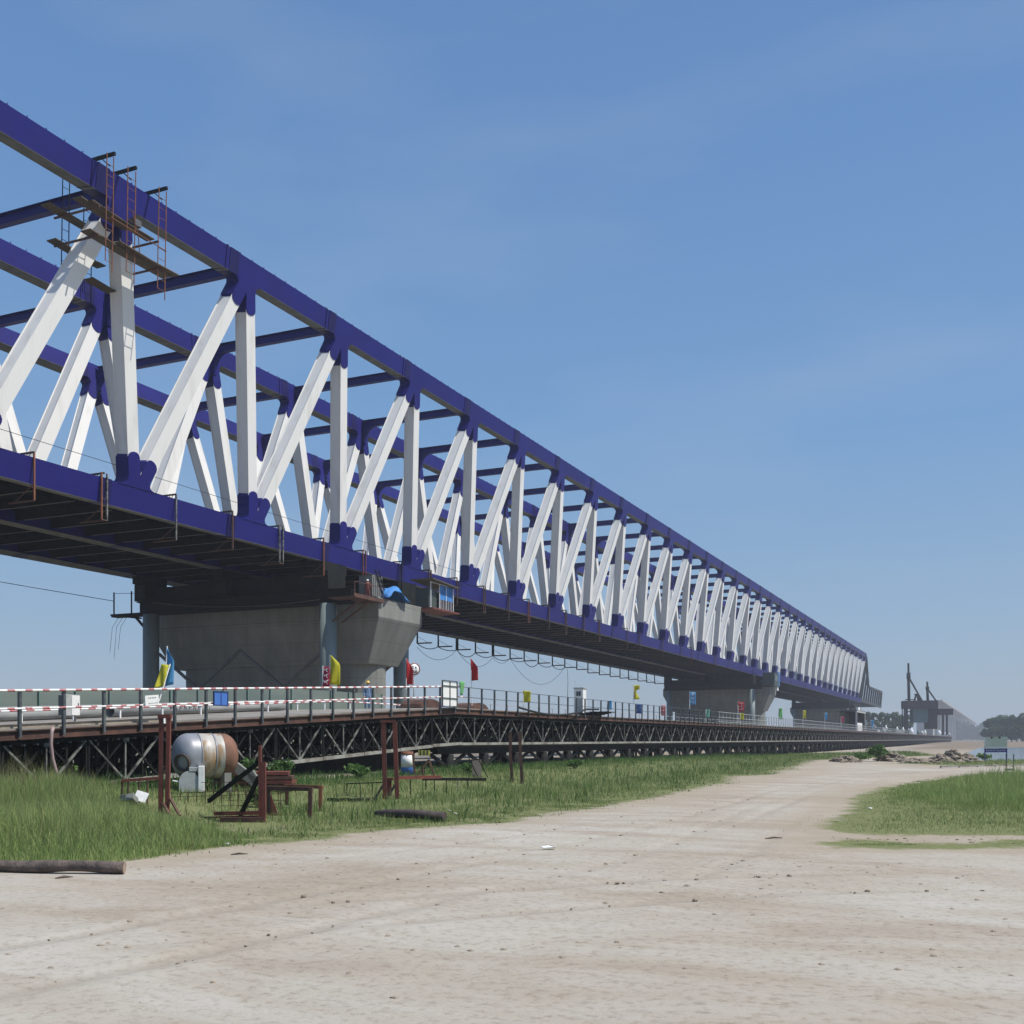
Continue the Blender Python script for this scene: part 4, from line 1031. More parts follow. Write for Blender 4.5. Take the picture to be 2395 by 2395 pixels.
for q in range(2):
    c = [W(Dn - .8, 49.6 + .5 * math.cos(a) + q * .4, 31.4 + .45 * math.sin(a)) for a in np.linspace(-2.9, -.2, 9)]
    mb.tube(c, .035, 5)
mb.build('hanging_rope', mat('pale rope', (.4, .4, .38), .8), sc)
mb = MB(); mb.box(W(Dn - .7, 50.0, 32.95), (.5, .6, .4)); mb.build('tool_box', M['dkgrey'], sc)

# hanging frames hooked over the lower chord, near side
D_ = TR[0][0] - HW
ords = ['first', 'second', 'third', 'fourth', 'fifth', 'sixth', 'seventh', 'eighth', 'ninth', 'tenth', 'eleventh', 'twelfth', 'thirteenth', 'fourteenth', 'fifteenth', 'sixteenth', 'seventeenth', 'eighteenth', 'nineteenth', 'twentieth', 'twenty-first', 'twenty-second', 'twenty-third', 'twenty-fourth']
def hang(s, D, sg, L, m, dbl, label, grp, inward=2.0):
    bw = .09 if sg > 0 else .17
    zt = ZB + HC + .22; o = D - sg * .16
    t = thing('hanging_cradle', W(o, s, zt - L), label, 'hanging frame', grp)
    e = .22 if dbl else 0
    for q, de in enumerate((-e, e) if dbl else (0,)):
        mb = MB(); mb.bar(W(o, s + de, zt), W(o, s + de, zt - L), bw, bw); mb.build('upright', m if q == 0 else M['worn'] if dbl == 2 else m, t)
    mb = MB(); mb.bar(W(o - sg * .0, s, zt), W(o + sg * (1.25), s, zt), .1, .1); mb.bar(W(o + sg * 1.2, s, zt), W(o + sg * 1.2, s, zt - .5), .06, .06)
    for k in range(4): mb.bar(W(o + sg * (.2 + .25 * k), s - .04, zt - .02), W(o + sg * (.35 + .25 * k), s - .04, zt - .2), .03, .03)
    mb.build('hook', M['rust_dark'], t)
    mb = MB(); mb.bar(W(o, s, zt - L), W(o + sg * inward, s, zt - L), bw, bw); mb.bar(W(o + sg * .1, s, zt - L + .9), W(o + sg * inward * .75, s, zt - L + .05), .04, .04)
    if dbl: mb.bar(W(o, s - e, zt - L), W(o, s + e, zt - L), .06, .06); mb.bar(W(o, s - e, zt - L * .55), W(o, s + e, zt - L * .55), .04, .04)
    mb.build('foot_bar', M['rust_dark'], t)
NX = [(80, 0, 'rust_lite'), (244, 2, 'rust_lite'), (412, 0, 'worn'), (544, 0, 'rust_dark'), (658, 1, 'worn'), (757, 0, 'rust_lite'), (852, 1, 'rust'), (940, 0, 'black'), (1006, 1, 'rust_dark'), (1069, 0, 'rust_dark'), (1133, 1, 'rust_dark'), (1190, 0, 'rust_dark'), (1237, 1, 'rust'), (1284, 0, 'rust_dark'), (1324, 1, 'rust_dark'), (1366, 0, 'rust_dark'), (1402, 1, 'rust_dark'), (1467, 0, 'rust_dark'), (1497, 0, 'rust_dark'), (1551, 0, 'rust_dark'), (1618, 0, 'rust'), (1675, 0, 'rust_dark')]
cn = dict(rust_lite='orange rusty', worn='worn grey', rust_dark='dark rusty', rust='red rusty', black='black')
for k, (x, dbl, m) in enumerate(NX):
    s_ = PD(x, 1400, D_ - .16).y
    hang(s_, D_, 1, 2.75 + .15 * (k % 3), M[m], dbl, f"{cn[m]} {'double' if dbl else 'single'} hanging frame on the near lower chord, {ords[k]} from the left", 'hanging frames hooked on the near lower chord')
D_ = TR[2][0] + HW
FX = [976, 1025, 1069, 1112, 1153, 1193, 1226, 1259, 1292, 1321, 1349, 1375, 1402, 1427, 1450, 1470, 1492, 1512, 1531]
hp = []
for k, x in enumerate(FX):
    s_ = PD(x, 1550, D_ + .16).y
    L = 3.4 if k < 11 else 3.7
    hang(s_, D_, -1, L, M['black'], 1 if k in (2, 4) else 0, f"black hanging frame below the far lower chord against the sky, {ords[k]} from the left", 'hanging frames hooked on the far lower chord', 2.2)
    hp.append(W(D_ + .2, s_, ZB + HC + .22 - L))
def drape(name, pts, sag, r, m, label):
    out = []
    for i, (a, b) in enumerate(zip(pts, pts[1:])):
        sg = sag[i % len(sag)]
        for k in range(8):
            u = k / 8; p = a.lerp(b, u); out.append(p - UPV * (4 * u * (1 - u) * sg))
    out.append(pts[-1])
    mb = MB(); mb.tube(out, r, 5); return tag(mb.build(name, m), label, 'cable')
drape('power_cable', hp[:10], [.5, .3, .8, .45], .06, M['cable'], 'thick black cable draped along the far hanging frames')
drape('power_cable', [hp[0] - UPV * .5, hp[2], hp[4] - UPV * .3, hp[5], hp[9]], [1.6, 1.9, .8, 3.6], .03, M['cable'], 'thin slack cable drooping in loops below the far hanging frames')
drape('power_cable', [W(84, 10, 18.0), W(74.3, 75.6, 14.6)], [.3], .03, M['cable'], 'thin cable running through the sky to the bracket platform at far left')
drape('power_cable', [W(69, 74.8, 14.1), W(51, 74.6, 13.4)], [.5], .03, mat('grey cable', (.1, .1, .1), .6), 'grey cable strung across the dark support frame below the deck')

# cabins at the head of the nearest pier
p = PD(1012, 1430, 47.2)
t = thing('work_cabin', p, 'small work cabin with blue sheet walls on a red platform beside the pier cap', 'cabin')
mb = MB(); z = zD(1012, 47.2); zb = p.z
y0, y1 = PD(992, 1430, 47.2).y, PD(1046, 1430, 47.2).y
mb.box((p.x, (y0 + y1) / 2, zb + .06), (2.2, y1 - y0 + .8, .14)); mb.build('platform', M['rust'], t)
mb = MB(); mb.box((p.x - .3, y0 + .9, zb + 1.05), (1.4, 1.5, 1.8)); mb.build('machine', mat('dark green machine', (.05, .065, .055), .5), t, .03)
for k in range(2):
    mb = MB(); yy = y0 + 2.4 + k * 1.35; mb.box((p.x + .6, yy, zb + 1.75), (.04, 1.2, 1.3)); mb.build('blue_sheet', M['tarp'], t)
mb = MB(); mb.box((p.x, (y0 + y1) / 2 - .2, zb + 2.55), (2.4, y1 - y0 + .6, .08), Matrix.Rotation(R(-3), 3, 'X')); mb.build('roof', mat('olive sheet roof', (.10, .09, .05), .7), t)
mb = MB()
for yy in (y0 + .1, y0 + 1.75, y0 + 3.05, y1): mb.bar((p.x + .62, yy, zb), (p.x + .62, yy, zb + 2.5), .07, .07)
for q in range(5): mb.bar((p.x + .6, y0 + 2.0 + q * .5, zb + .1), (p.x + .6, y0 + 2.0 + q * .5, zb + 1.1), .16, .03, (0, 1, 0))
mb.bar((p.x + .62, y0, zb + .2), (p.x + .62, y1, zb + .2), .05, .05); mb.bar((p.x + .62, y0, zb + 2.45), (p.x + .62, y1, zb + 2.45), .05, .05)
mb.build('frame', M['wpaint'], t)
mb = MB(); c0 = W(47.75, 80.3, 13.78)
pts = []
for i in range(7):
    row = []
    for j in range(11):
        u, v = j / 10, i / 6
        row.append(c0 + Vector((1.5 * (v - .5) * 1.3, (u - .5) * 3.7, max(.02, 1.15 * math.sin(math.pi * min(1, max(0, u * 1.04))) ** .35 * math.sin(math.pi * (.08 + .84 * v)) ** .5 + .2 * math.sin(7 * u + 5 * v) + .1 * math.sin(17 * u - 9 * v)))))
    pts.append(row)
mb.smooth = True; mb.grid(pts); o = tag(mb.build('tarpaulin', M['tarp']), 'crumpled blue tarpaulin covering gear on the pier cap beside the work cabin', 'tarpaulin')
so = o.modifiers.new('thick', 'SOLIDIFY'); so.thickness = .02
mb = MB()
for e in (0, .55): mb.bar(W(47.5, 78.9 + e, 13.78), W(47.45, 77.4 + e, 16.0), .07, .07)
for k in range(6): mb.bar(W(47.49, 78.7 - .25 * k, 14.07 + .37 * k), W(47.49, 79.25 - .25 * k, 14.07 + .37 * k), .05, .05)
tag(mb.build('ladder', M['black']), 'black ladder leaning on the head of the nearest pier', 'ladder')
mb = MB(); mb.box(W(48.2, 77.9, 14.67), (1.3, 1.6, 1.8)); mb.m = 1
for k in range(5): mb.box(W(47.53, 77.3 + .3 * k, 14.7), (.02, .14, 1.5))
o = tag(mb.build('hydraulic_pump', [M['conc'], M['dkgrey']]), 'grey slatted pump box on the pier cap beside the black ladder', 'pump')
# second pier head
p = W(47.5, 246.4, 13.76)
t = thing('work_cabin', p, 'dark green work cabin with a blue end sheet at the second pier', 'cabin')
mb = MB(); mb.box(p + Vector((0, 1.5, 1.6)), (2.6, 5.4, 3.0)); mb.build('body', mat('dark green sheet', (.04, .06, .05), .6), t)
mb = MB(); mb.box(p + Vector((1.1, 4.6, 1.9)), (.3, 1.6, 3.2)); mb.build('blue_sheet', M['tarp'], t)
mb = MB(); mb.box(p + Vector((1.34, .8, 1.9)), (.06, 2.8, 1.3)); mb.build('window', M['glass'], t)
mb = MB(); mb.box(p + Vector((.2, 4.6, -.2)), (1.6, 1.8, 1.0)); tag(mb.build('generator', M['wpaint']), 'white machine box below the blue sheet at the second pier', 'machine')

# ---------------------------------------------------------------- yard on the near bank
def bars(parent, name, m, segs, r, z=None):           # bars between photo points at given depths
    mb = MB()
    for (x0, y0, z0), (x1, y1, z1) in segs: mb.bar(P(x0, y0, z0), P(x1, y1, z1), r, r)
    return mb.build(name, m, parent)
# near log
a, b2 = G(-120, 2040), G(290, 2046); a.z += .10; b2.z += .11
mb = MB(); n = 14; pts = []; rs = []
for k in range(n):
    u = k / (n - 1); pts.append(a.lerp(b2, u) + Vector((0, .02 * math.sin(u * 7), .012 * math.sin(u * 11)))); rs.append(.088 + .006 * math.sin(u * 15) - .006 * u)
mb.tube(pts, rs, 16)
mb.mi[-1] = 1; mb.mi[-2] = 1
tag(mb.build('log', [M['log'], M['cutwood']]), 'long weathered log lying at the sandy edge in the left foreground', 'log')
a, b2 = G(878, 1915), G(1040, 1922); a.z += .14; b2.z += .12
mb = MB(); mb.tube([a, a.lerp(b2, .15), a.lerp(b2, .5) + UPV * .02, b2], [.05, .10, .11, .11], 12); tag(mb.build('log', mat('dark tarred log', (.04, .03, .03), .85, (.08, .06, .055), 5, bump=.4)), 'dark tapered log lying in thin grass near the middle', 'log')

# gate frame by the tank: two posts, linked on top, with stays
z = zG(386, 1903)
t = thing('twin_post_gate', G(386, 1903), 'tall rust red twin post frame standing in front of the silver tank', 'steel frame', 'rusty twin post frames in the yard')
for x0, x1 in ((377.5, 376), (395, 391)):
    mb = MB(); mb.bar(P(x0, 1676, z), P(x1, 1914, z), .092, .10, TOCAM); mb.build('post', M['rust'], t)
mb = MB(); mb.bar(P(371, 1676, z), P(401, 1675, z), .15, .09); mb.build('top_bar', M['rust'], t)
for s0, s1 in (((379, 1876), (404, 1916)), ((398, 1868), (421, 1908))):
    mb = MB(); mb.bar(P(*s0, z), P(*s1, z - .5), .05, .05); mb.build('stay', M['rust_dark'], t)
mb = MB(); c = P(385, 1686, z - .08); mb.box(c, (.02, .07, .12)); mb.build('tag_plate', M['wpaint'], t)
# low bar frame to its left
z = zG(340, 1885)
t = thing('rod_rack', G(320, 1885), 'low rusty rail on thin legs in the grass left of the tall twin posts', 'steel frame')
mb = MB(); mb.bar(P(285, 1826, z), P(371, 1820, z + .1), .08, .07); mb.build('rail', M['rust'], t)
for x, yb in ((286, 1900), (300, 1880), (326, 1895), (345, 1930)):
    mb = MB(); mb.bar(P(x, 1824, z), P(x - 1, yb, z), .03 if x > 290 else .05, .03); mb.build('leg', M['rust_dark'], t)
# white boards in the grass
for (xa, ya, xb, yb, rz, lab, m) in ((316, 1855, 344, 1868, .3, 'cream white board tilted up in the grass left of the tall twin posts', M['wpaint']), (286, 1863, 318, 1874, -.2, 'dirty white slab lying in the grass beside the cream board', M['conc'])):
    z = zG((xa + xb) / 2, 1885); c = P((xa + xb) / 2, (ya + yb) / 2 + 2, z)
    mb = MB(); mb.box(c, ((xb - xa) * z / F, .05 if rz > 0 else .3, .26 if rz > 0 else .16), Matrix.Rotation(TH, 3, 'Z') @ Matrix.Rotation(rz, 3, 'Y') @ Matrix.Rotation(-.5, 3, 'X'))
    tag(mb.build('white_board', m), lab, 'board')
# tank
zt = 30.8
c0, c1 = P(404, 1768, zt - .25), P(552, 1768, zt + .75)
gpt = P(470, 1700, zt); g_ = gz(gpt.x, gpt.y)
t = thing('storage_tank', (gpt.x, gpt.y, g_), 'silver grey horizontal steel tank with a rusty brown right end', 'tank')
ax = (c1 - c0).normalized(); L = (c1 - c0).length; r = .645
def dome(a0, sg, n=9, dep=.42): return [(a0 + sg * dep * math.sin(math.pi / 2 * k / n), r * max(.002, math.cos(math.pi / 2 * k / n)) ** .8) for k in range(n + 1)]
lft = .42; d1 = L * .62
pr = list(reversed(dome(lft, -1)))
mb = MB(); mb.lathe(c0, ax, pr + [(L * .36, r)], 40); le_ = mb.build('left_end', M['tank'], t)
mb = MB(); mb.lathe(c0, ax, [(L * .36, r), (L * .365, r - .012), (L * .375, r), (L * .58, r), (L * .585, r - .012), (L * .595, r), (L * .725, r)], 40); mb.build('shell', M['tank_band'], t)
mb = MB(); mb.lathe(c0, ax, [(L * .72, r + .008), (L * .745, r + .008)] + [(a, q * 1.0 + .004) for a, q in dome(L - .42, 1)], 40); mb.build('right_end', M['tank_rust'], t)
for f_ in (.36, .585): 
    mb = MB(); mb.lathe(c0, ax, [(L * f_ - .02, r), (L * f_ - .02, r + .012), (L * f_ + .02, r + .012), (L * f_ + .02, r)], 40); mb.build('weld_band', M['tank'], t)
mo = c0 + ax * .16 + Vector((ST, -CT, 0)) * .05 - UPV * .05; md = (ax * -.72 + TOCAM * .7).normalized()
tp = (TOCAM - ax * TOCAM.dot(ax)).normalized(); mo = c0 + ax * .17 + tp * .44 - UPV * .16; md = (ax * -.75 + tp * .62 - UPV * .2).normalized()
mb = MB(); mb.lathe(mo, md, [(-.2, .23), (.06, .23), (.06, .25), (.09, .25), (.09, .2), (.0, .2), (-.02, .001)], 24); mb.build('manhole', mat('brown manhole', (.06, .04, .03), .7), le_)
for f_ in (.25, .78):
    mb = MB(); cc = c0 + ax * (L * f_); mb.box(Vector((cc.x, cc.y, (g_ + cc.z - r) / 2 + .06)), (.2, 1.0, cc.z - r - g_ + .22), Matrix.Rotation(math.atan2(ax.y, ax.x), 3, 'Z')); mb.build('saddle', M['conc'], t)
# motor block
z = zG(445, 1852); b0 = G(445, 1852)
t = thing('pump_motor', b0, 'grey arched motor housing on a block in front of the silver tank', 'motor')
rot = Matrix.Rotation(TH + .25, 3, 'Z'); lx, ly = rot @ Vector((1, 0, 0)), rot @ Vector((0, 1, 0))
mb = MB(); pl = [(-.30, 0), (.24, 0)] + [(-.03 + .27 * math.cos(a), .28 + .30 * math.sin(a)) for a in np.linspace(0, math.pi, 12)]
mb.prism(pl, b0, lx, UPV, ly, -.16, .22); mb.build('housing', M['greybox'], t, .01)
mb = MB(); mb.box(b0 + lx * .30 + UPV * .36, (.16, .4, .72), rot); mb.build('end_block', M['wpaint'], t, .01)
mb = MB(); mb.box(b0 + lx * .12 + UPV * .63 + ly * -.02, (.3, .3, .12), rot); mb.build('terminal_box', M['greybox'], t, .01)
mb = MB(); mb.tube([P(404, 1826, z), P(420, 1829, z), P(440, 1816, z - .1), P(458, 1806, z)], .022, 6); tag(mb.build('white_hose', M['wpaint']), 'thin white hose looping from the grey motor to the twin posts', 'hose')
# frame with braces and mesh basket
z = zG(612, 1923)
t = thing('braced_post', G(612, 1923), 'rust red post with two dark slanting braces, right of the silver tank', 'steel frame')
mb = MB(); mb.bar(P(608, 1743, z), P(609, 1927, z), .06, .1, TOCAM); mb.bar(P(616, 1782, z), P(616, 1922, z), .11, .1, TOCAM); mb.build('post', M['rust'], t)
mb = MB(); mb.bar(P(488, 1874, z + 1.2), P(605, 1784, z), .07, .09); mb.build('brace', M['black'], t)
mb = MB(); mb.bar(P(562, 1908, z + .6), P(605, 1818, z), .07, .09); mb.build('brace', M['black'], t)
mb = MB(); mb.bar(P(515, 1918, z - .05), P(620, 1918, z - .05), .1, .12); mb.build('base_rail', M['rust_dark'], t)
mb = MB(); mb.bar(P(500, 1903, z + .5), P(606, 1901, z + .5), .05, .09); mb.bar(P(470, 1912, z + 1.0), P(606, 1909, z + .3), .05, .04); mb.build('back_rail', M['rust'], t)
z = zG(520, 1900) + .8
t = thing('mesh_basket', G(520, 1905), 'low wire mesh basket of thin rusty bars below the silver tank', 'wire basket')
mb = MB()
for k in range(14):
    x = 402 + k * 19.5; mb.bar(P(x, 1850 + 5 * math.sin(k), z + .2), P(x + 2 * math.sin(k * 2), 1908, z + .2), .014, .014)
for y in (1851, 1860, 1884): mb.bar(P(400, y + 4, z + .2), P(660, y - 4, z + .2), .014, .014)
mb.build('front_mesh', M['rust_dark'], t)
mb = MB()
for k in range(10):
    x = 480 + k * 19; mb.bar(P(x, 1826, z + 1.4), P(x, 1895, z + 1.4), .014, .014)
for y in (1830, 1850, 1872): mb.bar(P(470, y, z + 1.4), P(670, y, z + 1.4), .014, .014)
mb.build('back_mesh', M['rust_dark'], t)
# rubbly pallet and plates behind
z = zG(610, 1848)
mb = MB(); cpt = G(612, 1846)
for k in range(4):
    mb.m = k % 2
    mb.box(cpt + UPV * (.10 + .13 * k) + RT * (.1 * math.sin(k)), (1.9 - .1 * k, 1.0, .1), Matrix.Rotation(TH + .05 * k, 3, 'Z'))
tag(mb.build('rusty_plates', [M['rust_dark'], M['rust']]), 'stack of rusty plates behind the braced post', 'steel plates')
for (x, y, s_, lab, rx) in ((575, 1812, .5, 'broken pale concrete slab tilted beside the rusty tank end', .9), (596, 1822, .4, 'smaller broken concrete piece leaning beside the tank', .6)):
    mb = MB(); c = P(x, y, 31.5); c.z = max(c.z, gz(c.x, c.y) + .15)
    mb.box(c, (s_ * .55, .18, s_ * 1.6), Matrix.Rotation(TH, 3, 'Z') @ Matrix.Rotation(-rx, 3, 'Y')); tag(mb.build('concrete_slab', M['conc'], None, .01), lab, 'concrete slab')
# table frames
for (xl, xr, yt, yb, dz, m, lab) in ((622, 731, 1843, 1915, 0, 'rust_dark', 'low dark steel trestle table frame right of the braced post'), (665, 755, 1838, 1896, 1.6, 'rust_lite', 'low orange rusty table frame behind the dark one')):
    z = zG(xr, yb); t = thing('work_table', G((xl + xr) / 2, yb), lab, 'steel frame')
    mb = MB(); mb.bar(P(xl, yt, z + .2), P(xr, yt + 3, z), .1, .09); mb.build('top_bar', M[m], t)
    mb = MB(); mb.bar(P(xr - 5, yt, z), P(xr - 6, yb + 2, z), .09, .12, TOCAM); mb.build('leg', M[m], t)
    mb = MB(); mb.bar(P(xl + 6, yt, z + .2), P(xl + 6, yb - 12, z + .2), .07, .07); mb.build('leg', M[m], t)
z = zG(633, 1906)
mb = MB(); mb.prism([(-.09, 0), (.2, 0), (.02, .5), (-.07, .52)], G(632, 1906), RT, UPV, TOCAM, -.02, .02); mb.prism([(-.14, 0), (.3, 0), (.3, .04), (-.14, .04)], G(632, 1906), RT, UPV, TOCAM, -.2, .2)
tag(mb.build('steel_bracket', M['rust']), 'small rusty triangular bracket standing under the dark table frame', 'bracket')
# second gate frame
z = zG(912, 1870)
t = thing('twin_post_gate', G(912, 1870), 'rust red twin post frame with a long low beam, right of the middle', 'steel frame', 'rusty twin post frames in the yard')
for x0, x1, y1 in ((897, 901, 1874), (923, 929, 1868)):
    mb = MB(); mb.bar(P(x0, 1690, z), P(x1, y1, z), .13, .1, TOCAM); mb.build('post', M['rust'], t)
mb = MB(); mb.bar(P(890, 1687, z), P(925, 1687, z), .12, .08); mb.build('top_bar', M['rust'], t)
for s0, s1 in (((896, 1836), (876, 1870)), ((924, 1836), (906, 1866))):
    mb = MB(); mb.bar(P(*s0, z), P(*s1, z - .5), .05, .05); mb.build('stay', M['black'], t)
mb = MB(); mb.bar(P(910, 1824, z + .5), P(912, 1862, z + .5), .14, .1, TOCAM); mb.bar(P(902, 1822, z + .5), P(920, 1822, z + .5), .16, .08); mb.build('short_post', M['rust'], t)
mb = MB(); mb.bar(P(930, 1819, z), P(1030, 1817, z + 1), .09, .1); mb.build('beam', M['rust'], t)
mb = MB(); mb.bar(P(990, 1822, z + .9), P(1135, 1823, z + 2.5), .09, .09); mb.build('dark_beam', M['black'], t)
for x, yb in ((960, 1867), (996, 1848), (1016, 1850), (1044, 1862), (1071, 1848), (1094, 1846)):
    mb = MB(); mb.bar(P(x, 1822, z + (x - 930) * .012), P(x, yb, z + (x - 930) * .012), .022, .022); mb.build('leg', M['black'] if x != 1071 else M['worn'], t)
t = thing('rod_rack', G(850, 1872), 'low thin black rail on rod legs left of the middle twin posts', 'steel frame')
mb = MB(); mb.bar(P(810, 1833, z), P(896, 1830, z), .03, .03); mb.build('rail', M['black'], t)
for x in (811, 842, 870):
    mb = MB(); mb.bar(P(x, 1832, z), P(x + 1, 1872, z), .022, .022); mb.build('leg', M['black'], t)
mb = MB()
for k in range(7): mb.box(G(775 + 17 * k, 1874 + (k % 2)) + UPV * .05, (.22, .12, .09), Matrix.Rotation(.4 * k, 3, 'Z'))
tag(mb.build('charred_timber', M['black']), 'row of charred timber scraps in the grass left of the middle twin posts', 'timber')
# post pair
for x0, x1, y0, y1, lab in ((1193, 1198, 1707, 1829, 'left one of two dark rusty stakes in front of the level trestle'), (1216, 1222, 1707, 1834, 'right one of two dark rusty stakes in front of the level trestle')):
    z = zG(x1, y1); t = thing('steel_stake', G(x1, y1), lab, 'steel stake', 'pair of rusty stakes')
    mb = MB(); mb.bar(P(x0, y0 + 4, z), P(x0 + 1, (y0 + y1) / 2, z), .13, .1, TOCAM); mb.bar(P(x0 + 1, (y0 + y1) / 2, z), P(x1, y1 + 3, z), .13, .1, TOCAM); mb.build('stake', M['rust_dark'], t)
    mb = MB(); mb.bar(P(x0, y0 + 6, z), P(x0 + 6, y0 - 6, z), .07, .06); mb.bar(P(x1 - 2, y1 - 12, z), P(x1 - 7, y1, z), .04, .04); mb.build('claw', M['worn'], t)
# site clutter under the trestle end of the ramp
z = zG(965, 1815)
t = thing('wooden_ladder_stand', G(985, 1815), 'brown wooden trestle stand under the bend of the trestle', 'wooden stand')
mb = MB()
for (xa, ya, xb, yb) in ((1003, 1777, 975, 1816), (1003, 1777, 1016, 1815), (990, 1790, 990, 1815), (966, 1765, 970, 1815)): mb.bar(P(xa, ya, z), P(xb, yb, z), .12, .08)
mb.build('stand', mat('raw brown timber', (.17, .10, .055), .85, (.1, .06, .035), 4), t)
mb = MB(); mb.box(P(992, 1761, z), (.45, .1, .2), Matrix.Rotation(TH, 3, 'Z')); mb.m = 1
for q in (-.14, .0, .13): mb.box(P(992, 1761, z) + RT * q + TOCAM * .055, (.05, .02, .2), Matrix.Rotation(TH, 3, 'Z'))
mb.build('striped_box', [mat('yellow warning paint', (.55, .48, .08), .6), M['ink']], t)
z = zG(950, 1813)
t = thing('oil_drum', G(952, 1813), 'white and blue steel drum with an orange lid under the bend of the trestle', 'drum')
b0 = G(952, 1813)
mb = MB(); mb.lathe(b0 + UPV * .3, UPV, [(0, .001), (0, .24), (.5, .24), (.5, .001)], 20); mb.m = 0; mb.build('body', M['wpaint'], t)
mb = MB(); mb.lathe(b0 + UPV * .02, UPV, [(0, .001), (0, .25), (.29, .25)], 20); mb.build('base', M['bluesign'], t)
mb = MB(); mb.lathe(b0 + UPV * .805, UPV, [(0, .25), (.12, .25), (.14, .001)], 20); mb.build('lid', M['rust_lite'], t)
z = zG(1114, 1818)
t = thing('easel_board', G(1114, 1818), 'pale pinkish panel on a thin black easel under the level trestle', 'board')
mb = MB(); c = P(1115, 1798, z); mb.box(c, (21 * z / F, .03, 44 * z / F), Matrix.Rotation(TH, 3, 'Z')); mb.build('panel', mat('pinkish panel', (.33, .26, .22), .8), t)
mb = MB()
for s0, s1 in (((1096, 1760), (1102, 1818)), ((1100, 1780), (1119, 1819)), ((1120, 1778), (1142, 1820)), ((1103, 1778), (1136, 1774))): mb.bar(P(*s0, z - .1), P(*s1, z - .1), .035, .035)
mb.build('easel', M['black'], t)
# hose falling from the ramp deck
mb = MB(); mb.tube([PD(124, 1702, DT - .3), PD(121, 1712, DT - .32), PD(119, 1740, DT - .3), PD(123, 1775, DT - .3), PD(130, 1800, DT - .33), PD(136, 1826, DT - .4)], .05, 8)
tag(mb.build('pink_hose', M['hose']), 'pale pink hose hanging from the ramp deck edge into the grass at left', 'hose')
# litter, stones
lit = [(1280, 1988, .17, 'white torn sheet of paper lying on the dirt road'), (1063, 1907, .09, 'left of two white scraps in the grass by the tapered log'), (1050, 1900, .08, 'upper of two white scraps near the tapered log'), (533, 1979, .06, 'small white scrap at the grass edge below the braced post'), (2035, 1894, .09, 'white scrap in the grass on the right')]
for x, y, s_, lab in lit:
    c = G(x, y) + UPV * .02; mb = MB()
    pl = [(s_ * math.cos(a) * rnd.uniform(.6, 1.1), s_ * .7 * math.sin(a) * rnd.uniform(.6, 1.1), rnd.uniform(0, .05)) for a in np.linspace(0, 5.4, 7)]
    o_ = [c + Vector(q) for q in pl]; top_ = [q + UPV * .012 for q in o_]
    mb.add(o_ + top_, [tuple(range(7))[::-1], tuple(range(7, 14))] + [(i, (i + 1) % 7, 7 + (i + 1) % 7, 7 + i) for i in range(7)])
    tag(mb.build('litter', M['paper']), lab, 'litter')
def stone(mb, c, s_, rr):
    bm = bmesh.new(); bmesh.ops.create_icosphere(bm, subdivisions=1, radius=1)
    rot = Matrix.Rotation(rr.uniform(0, 6), 3, 'Z') @ Matrix.Rotation(rr.uniform(0, 6), 3, 'X')
    vs_ = []
    for v in bm.verts:
        k = rr.uniform(.72, 1.12); q = rot @ (v.co * k); vs_.append(c + Vector((q.x * s_, q.y * s_ * .9, q.z * s_ * .62)))
    fs_ = [tuple(v.index for v in f.verts) for f in bm.faces]; bm.free(); mb.add(vs_, fs_)
mb = MB(); rr = random.Random(3)
bands = [((1010, 1872), (1140, 1868), 70, 3), ((1080, 1893), (1250, 1888), 60, 3), ((1000, 1930), (1300, 1900), 60, 6), ((200, 2055), (1200, 2040), 260, 40), ((1200, 2060), (2300, 2040), 260, 40), ((0, 2230), (2395, 2200), 260, 70), ((1000, 1990), (1750, 1900), 120, 25), ((620, 1985), (1000, 1960), 80, 8), ((1300, 1930), (1800, 1870), 50, 15), ((520, 1948), (690, 1935), 60, 4), ((1910, 1960), (2390, 1968), 60, 5)]
for (xa, ya), (xb, yb), n, jit in bands:
    for k in range(n):
        u = rr.random(); c = G(xa + (xb - xa) * u, ya + (yb - ya) * u + rr.gauss(0, jit)); stone(mb, c, rr.choice((.008, .010, .012, .016, .02, .03, .042)), rr)
tag(mb.build('gravel', M['rock']), kind='stuff')
sticks = [(150, 2055, 40, 4), (1810, 1962, 40, 2), (560, 2000, 40, 2)]
for x, y, wpx, dy in sticks:
    a, b2 = G(x - wpx / 2, y + dy / 2), G(x + wpx / 2, y - dy / 2)
    mb = MB(); mb.tube([a + UPV * .015, a.lerp(b2, .5) + UPV * .03, b2 + UPV * .012], [.012, .018, .008], 6)
    tag(mb.build('stick', M['log']), {150: 'thin dry stick on the sand below the long log', 1810: 'thin dry stick lying in the middle of the dirt road', 560: 'thin dry stick at the grass edge'}[x], 'stick')

